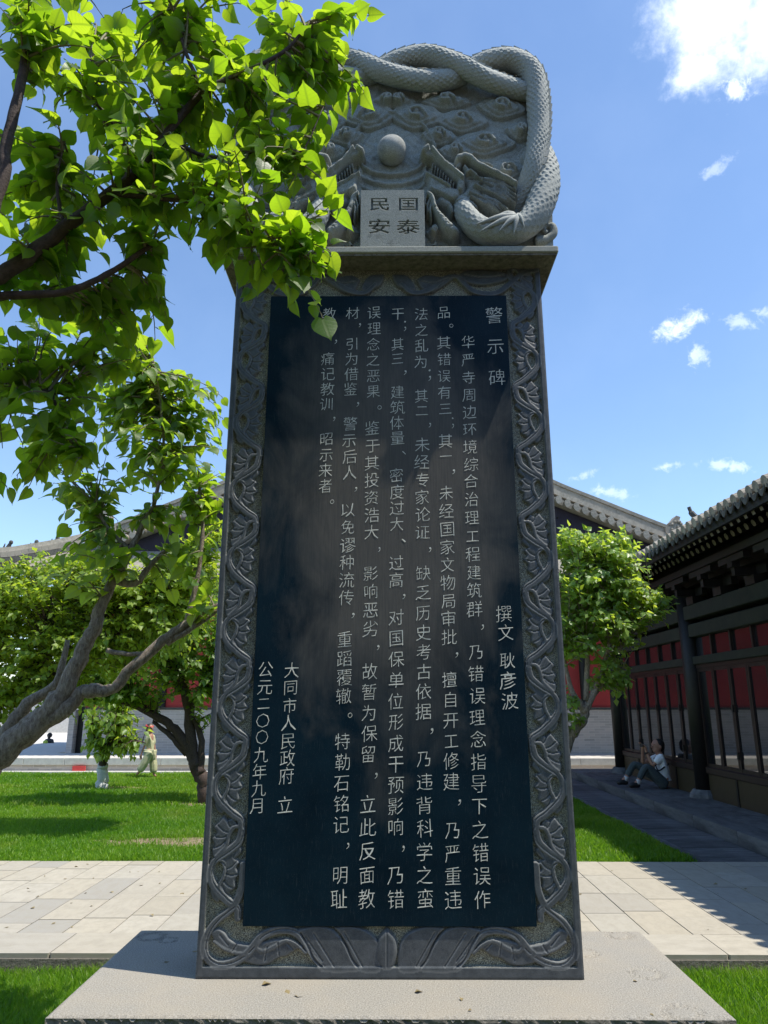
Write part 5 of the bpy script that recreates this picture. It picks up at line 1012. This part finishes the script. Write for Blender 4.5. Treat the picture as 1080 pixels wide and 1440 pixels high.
for s_, Yq, sh, el, wr, hp, kn, an, to in (('n', N_, (929, 1065), (918, 1077), (909, 1057.5), (932, 1101), (908.5, 1076), (896.5, 1100.5), (885, 1106.5)), ('f', Fr, (926, 1064), (904, 1073), (903.8, 1055), (930, 1098), (892, 1073), (879.5, 1095.5), (868, 1100.5))):
    yk = Ym+(-.06 if s_ == 'n' else .05)
    J['sh'+s_] = (q_(*sh, Yq-(.04 if s_ == 'n' else -.04)), .058); J['el'+s_] = (q_(*el, Yq), .042); J['wr'+s_] = (q_(*wr, yk), .027)
    J['hp'+s_] = (q_(*hp, Yq+(.02 if s_ == 'n' else -.02)), .095); J['kn'+s_] = (q_(*kn, Yq), .062); J['an'+s_] = (q_(*an, Yq), .042); J['he'+s_] = (J['an'+s_][0]+Vector((.03, 0, -.055)), .034); J['to'+s_] = (q_(*to, Yq), .030)
    Ed += [('che', 'sh'+s_), ('sh'+s_, 'el'+s_), ('el'+s_, 'wr'+s_), ('pel', 'hp'+s_), ('hp'+s_, 'kn'+s_), ('kn'+s_, 'an'+s_), ('an'+s_, 'to'+s_)]
lo_ = .155+.045
for k in ('ton', 'tof'): J[k] = (Vector((J[k][0].x, J[k][0].y, max(lo_, J[k][0].z-.02))), .034)
body = dict((k, v) for k, v in J.items()); Eb = list(Ed)
for s_, sg in (('n', -1), ('f', 1)):
    w = body['wr'+s_][0]; hand(body, Eb, w, 'wr'+s_, Vector((-.12, -.1*sg, 1)), Vector((-.3, sg, 0)), Vector((-1, 0, .2)), 1.15, .7)
bodyk = {k: v for k, v in body.items() if k != 'hen' and k != 'hef'}
bodyk['pel'] = (pel, .10)
hmb = MB(); face(hmb, hd, Vector((-1, -.28, .10)), Vector((.06, 0, 1)), .112)
me = skin_mesh(bodyk, Eb, .009, hmb); link('body', me, 'skin', man, True)
def cloth(name, keys, edges, grow, mat, parent, voxel=.010, alter=None, tweak=None):
    j = {k: (J[k][0] if not (tweak and k in tweak) else tweak[k], J[k][1]+grow if not (alter and k in alter) else alter[k]) for k in keys}
    return link(name, skin_mesh(j, edges, voxel), mat, parent, True)
J['esn'] = (J['shn'][0].lerp(J['eln'][0], .72), .062); J['esf'] = (J['shf'][0].lerp(J['elf'][0], .6), .060); J['neb'] = (che.lerp(nec, .80), .070)
sh = cloth('t_shirt', ['sp', 'pel', 'che', 'neb', 'shn', 'shf', 'esn', 'esf'], [('sp', 'pel'), ('sp', 'che'), ('che', 'neb'), ('che', 'shn'), ('che', 'shf'), ('shn', 'esn'), ('shf', 'esf')], .018, 'shirt', man, alter={'pel': .130, 'sp': .142, 'che': .155, 'neb': .072, 'esn': .070, 'esf': .066, 'shn': .080, 'shf': .080}, tweak={'pel': pel+Vector((0, 0, .06))})
J['akn'] = (J['knn'][0].lerp(J['ann'][0], .86), .055); J['akf'] = (J['knf'][0].lerp(J['anf'][0], .86), .055)
cloth('trousers', ['pel', 'hpn', 'knn', 'akn', 'hpf', 'knf', 'akf'], [('pel', 'hpn'), ('hpn', 'knn'), ('knn', 'akn'), ('pel', 'hpf'), ('hpf', 'knf'), ('knf', 'akf')], .018, 'trousers', man, alter={'pel': .132, 'hpn': .115, 'hpf': .115, 'knn': .080, 'knf': .080, 'akn': .060, 'akf': .060})
for s_ in 'nf':
    a, t = J['an'+s_][0], J['to'+s_][0]; h_ = Vector((a.x+.05, a.y, t.z+.01)); j = {'a': (h_+Vector((0, 0, .012)), .056), 'b': (a.lerp(t, .5)+Vector((0, 0, -.005)), .060), 'c': (t+Vector((-.02, 0, .008)), .050)}
    link('shoe', skin_mesh(j, [('a', 'b'), ('b', 'c')], .008), 'shoe', man, True); MB().tube([J['kn'+s_][0].lerp(a, .84), a+Vector((.0, 0, -.03))], [.047, .048], 10).build('sock', 'sock', man, True)
hb = MB(); u_ = Vector((.06, 0, 1)).normalized(); f_ = Vector((-1, -.28, .1)).normalized()
hb.ball(hd-f_*.036+u_*.036, .112, 16, 10, sc=(1.0, .94, .98)); hb.ball(hd-f_*.060-u_*.015, .088, 12, 8); o = hb.build('hair', 'hair', man, True)
c = (J['wrn'][0]+J['wrf'][0])/2+Vector((-.05, 0, .11)); MB().box(c.x-.005, c.x+.005, c.y-.075, c.y+.075, c.z-.036, c.z+.036, bev=.003).build('phone', 'strap', man)
MB().tube([J['wrn'][0]+Vector((0, 0, -.035)), J['wrn'][0]+Vector((-.003, 0, -.005))], [.036, .036], 10).build('wristwatch', 'strap', man)
a = J['shf'][0]+Vector((.02, 0, .07)); mb = MB()
ring_ = [q_(921, 1066, Ym-.10), q_(926, 1079, Ym-.19), q_(934, 1078, Ym-.2), q_(941, 1073, Ym-.12), q_(940, 1066, Ym), q_(928, 1060, Ym+.08), q_(921, 1066, Ym-.10)]
ring_ = [q_(920, 1066, Ym-.06), q_(921, 1074, Ym-.16), q_(926, 1083.5, Ym-.19), q_(934, 1079, Ym-.195), q_(940.5, 1074, Ym-.09)]
mb.tube(smooth_path([tuple(p) for p in ring_], 6), .013, 6).build('strap', 'strap', man, True)
# walking woman
Yw = 17.9; wm = thing('person', 'woman in loose pale yellow clothes and red headband walking beyond the far lawn', 'person', (q_(205, 1092, Yw).x, Yw, -.02))
J = {'pel': (q_(211, 1059, Yw), .085), 'sp': (q_(211, 1050, Yw), .075), 'che': (q_(211.5, 1039, Yw), .085), 'nec': (q_(212, 1031.5, Yw), .038), 'hd0': (q_(211.5, 1028, Yw), .045)}
Ed = [('pel', 'sp'), ('sp', 'che'), ('che', 'nec'), ('nec', 'hd0')]
for s_, dy, sh, el, wr, hp, kn, an, to in (('n', -.11, (208.5, 1035), (203, 1049), (198.5, 1061), (209, 1061), (203, 1074), (194.5, 1087), (191, 1090)), ('f', .11, (215, 1035), (217, 1048), (219, 1060), (213, 1061), (216, 1075), (216, 1089), (220, 1092))):
    for k, v, r in (('sh', sh, .040), ('el', el, .028), ('wr', wr, .020), ('hp', hp, .070), ('kn', kn, .048), ('an', an, .032), ('to', to, .024)): J[k+s_] = (q_(*v, Yw+dy), r)
    Ed += [('che', 'sh'+s_), ('sh'+s_, 'el'+s_), ('el'+s_, 'wr'+s_), ('pel', 'hp'+s_), ('hp'+s_, 'kn'+s_), ('kn'+s_, 'an'+s_), ('an'+s_, 'to'+s_)]
body = dict(J); Eb = list(Ed)
for s_ in 'nf': hand(body, Eb, body['wr'+s_][0], 'wr'+s_, Vector((0, 0, -1)), Vector((1, 0, 0)), Vector((0, -1, 0)), .85, .3)
hmb = MB(); hw = q_(211, 1024.5, Yw); face(hmb, hw, Vector((.9, -.5, 0)), Vector((0, 0, 1)), .088); link('body', skin_mesh(body, Eb, .009, hmb), 'skin', wm, True)
cloth('blouse', ['sp', 'pel', 'che', 'shn', 'shf', 'eln', 'elf'], [('sp', 'pel'), ('sp', 'che'), ('che', 'shn'), ('che', 'shf'), ('shn', 'eln'), ('shf', 'elf')], .02, 'dress', wm, alter={'pel': .13, 'sp': .10, 'che': .105, 'eln': .05, 'elf': .05, 'shn': .06, 'shf': .06})
J['akn'] = (J['knn'][0].lerp(J['ann'][0], .9), .05); J['akf'] = (J['knf'][0].lerp(J['anf'][0], .9), .05)
cloth('wide_trousers', ['pel', 'hpn', 'knn', 'akn', 'hpf', 'knf', 'akf'], [('pel', 'hpn'), ('hpn', 'knn'), ('knn', 'akn'), ('pel', 'hpf'), ('hpf', 'knf'), ('knf', 'akf')], .02, 'dress', wm, alter={'pel': .12, 'hpn': .10, 'hpf': .10, 'knn': .10, 'knf': .10, 'akn': .095, 'akf': .095})
hb = MB(); hb.ball(hw+Vector((-.02, .015, .02)), .092, 14, 10); hb.ball(hw+Vector((-.055, .03, -.04)), .06, 10, 8); hb.build('hair', 'hair', wm, True)
hb = MB(); hb.tube([hw+Vector((-.02, .01, .045)), hw+Vector((-.015, .005, .072))], [.098, .094], 14); hb.build('headband', 'redcloth', wm, True)
# crouching figure far off
Yp_ = 26.5; pr = thing('person', 'crouching figure in dark clothes with a yellow-green bag in the sunny courtyard at left', 'person', (q_(68, 1058, Yp_).x, Yp_, -.01))
J = {'pel': (q_(68, 1051, Yp_), .13), 'che': (q_(69, 1043, Yp_), .13), 'nec': (q_(69.5, 1038.5, Yp_), .05), 'sn': (q_(64.5, 1041, Yp_-.05), .055), 'en': (q_(62.5, 1048, Yp_-.12), .045), 'sf': (q_(73.5, 1041, Yp_-.05), .055), 'ef': (q_(75, 1048, Yp_-.12), .045), 'kn': (q_(64.5, 1050, Yp_-.25), .07), 'kf': (q_(72, 1050, Yp_-.25), .07), 'an': (q_(64.5, 1056, Yp_-.1), .06), 'af': (q_(72, 1056, Yp_-.1), .06)}
hmb = MB(); hp_ = q_(69.5, 1034.8, Yp_); face(hmb, hp_, Vector((0, -1, -.2)), Vector((0, 0, 1)), .085)
link('body', skin_mesh(J, [('pel', 'che'), ('che', 'nec'), ('che', 'sn'), ('sn', 'en'), ('che', 'sf'), ('sf', 'ef'), ('pel', 'kn'), ('pel', 'kf'), ('kn', 'an'), ('kf', 'af')], .014, hmb), 'shoe', pr, True)
hb = MB(); hb.ball(hp_+Vector((0, .02, .02)), .09, 12, 8); hb.build('hair', 'hair', pr, True)
q = q_(65.5, 1047, Yp_-.3); MB().box(q.x-.13, q.x+.02, q.y-.04, q.y+.05, q.z-.18, q.z+.14, bev=.03).build('bag', 'vest', pr)
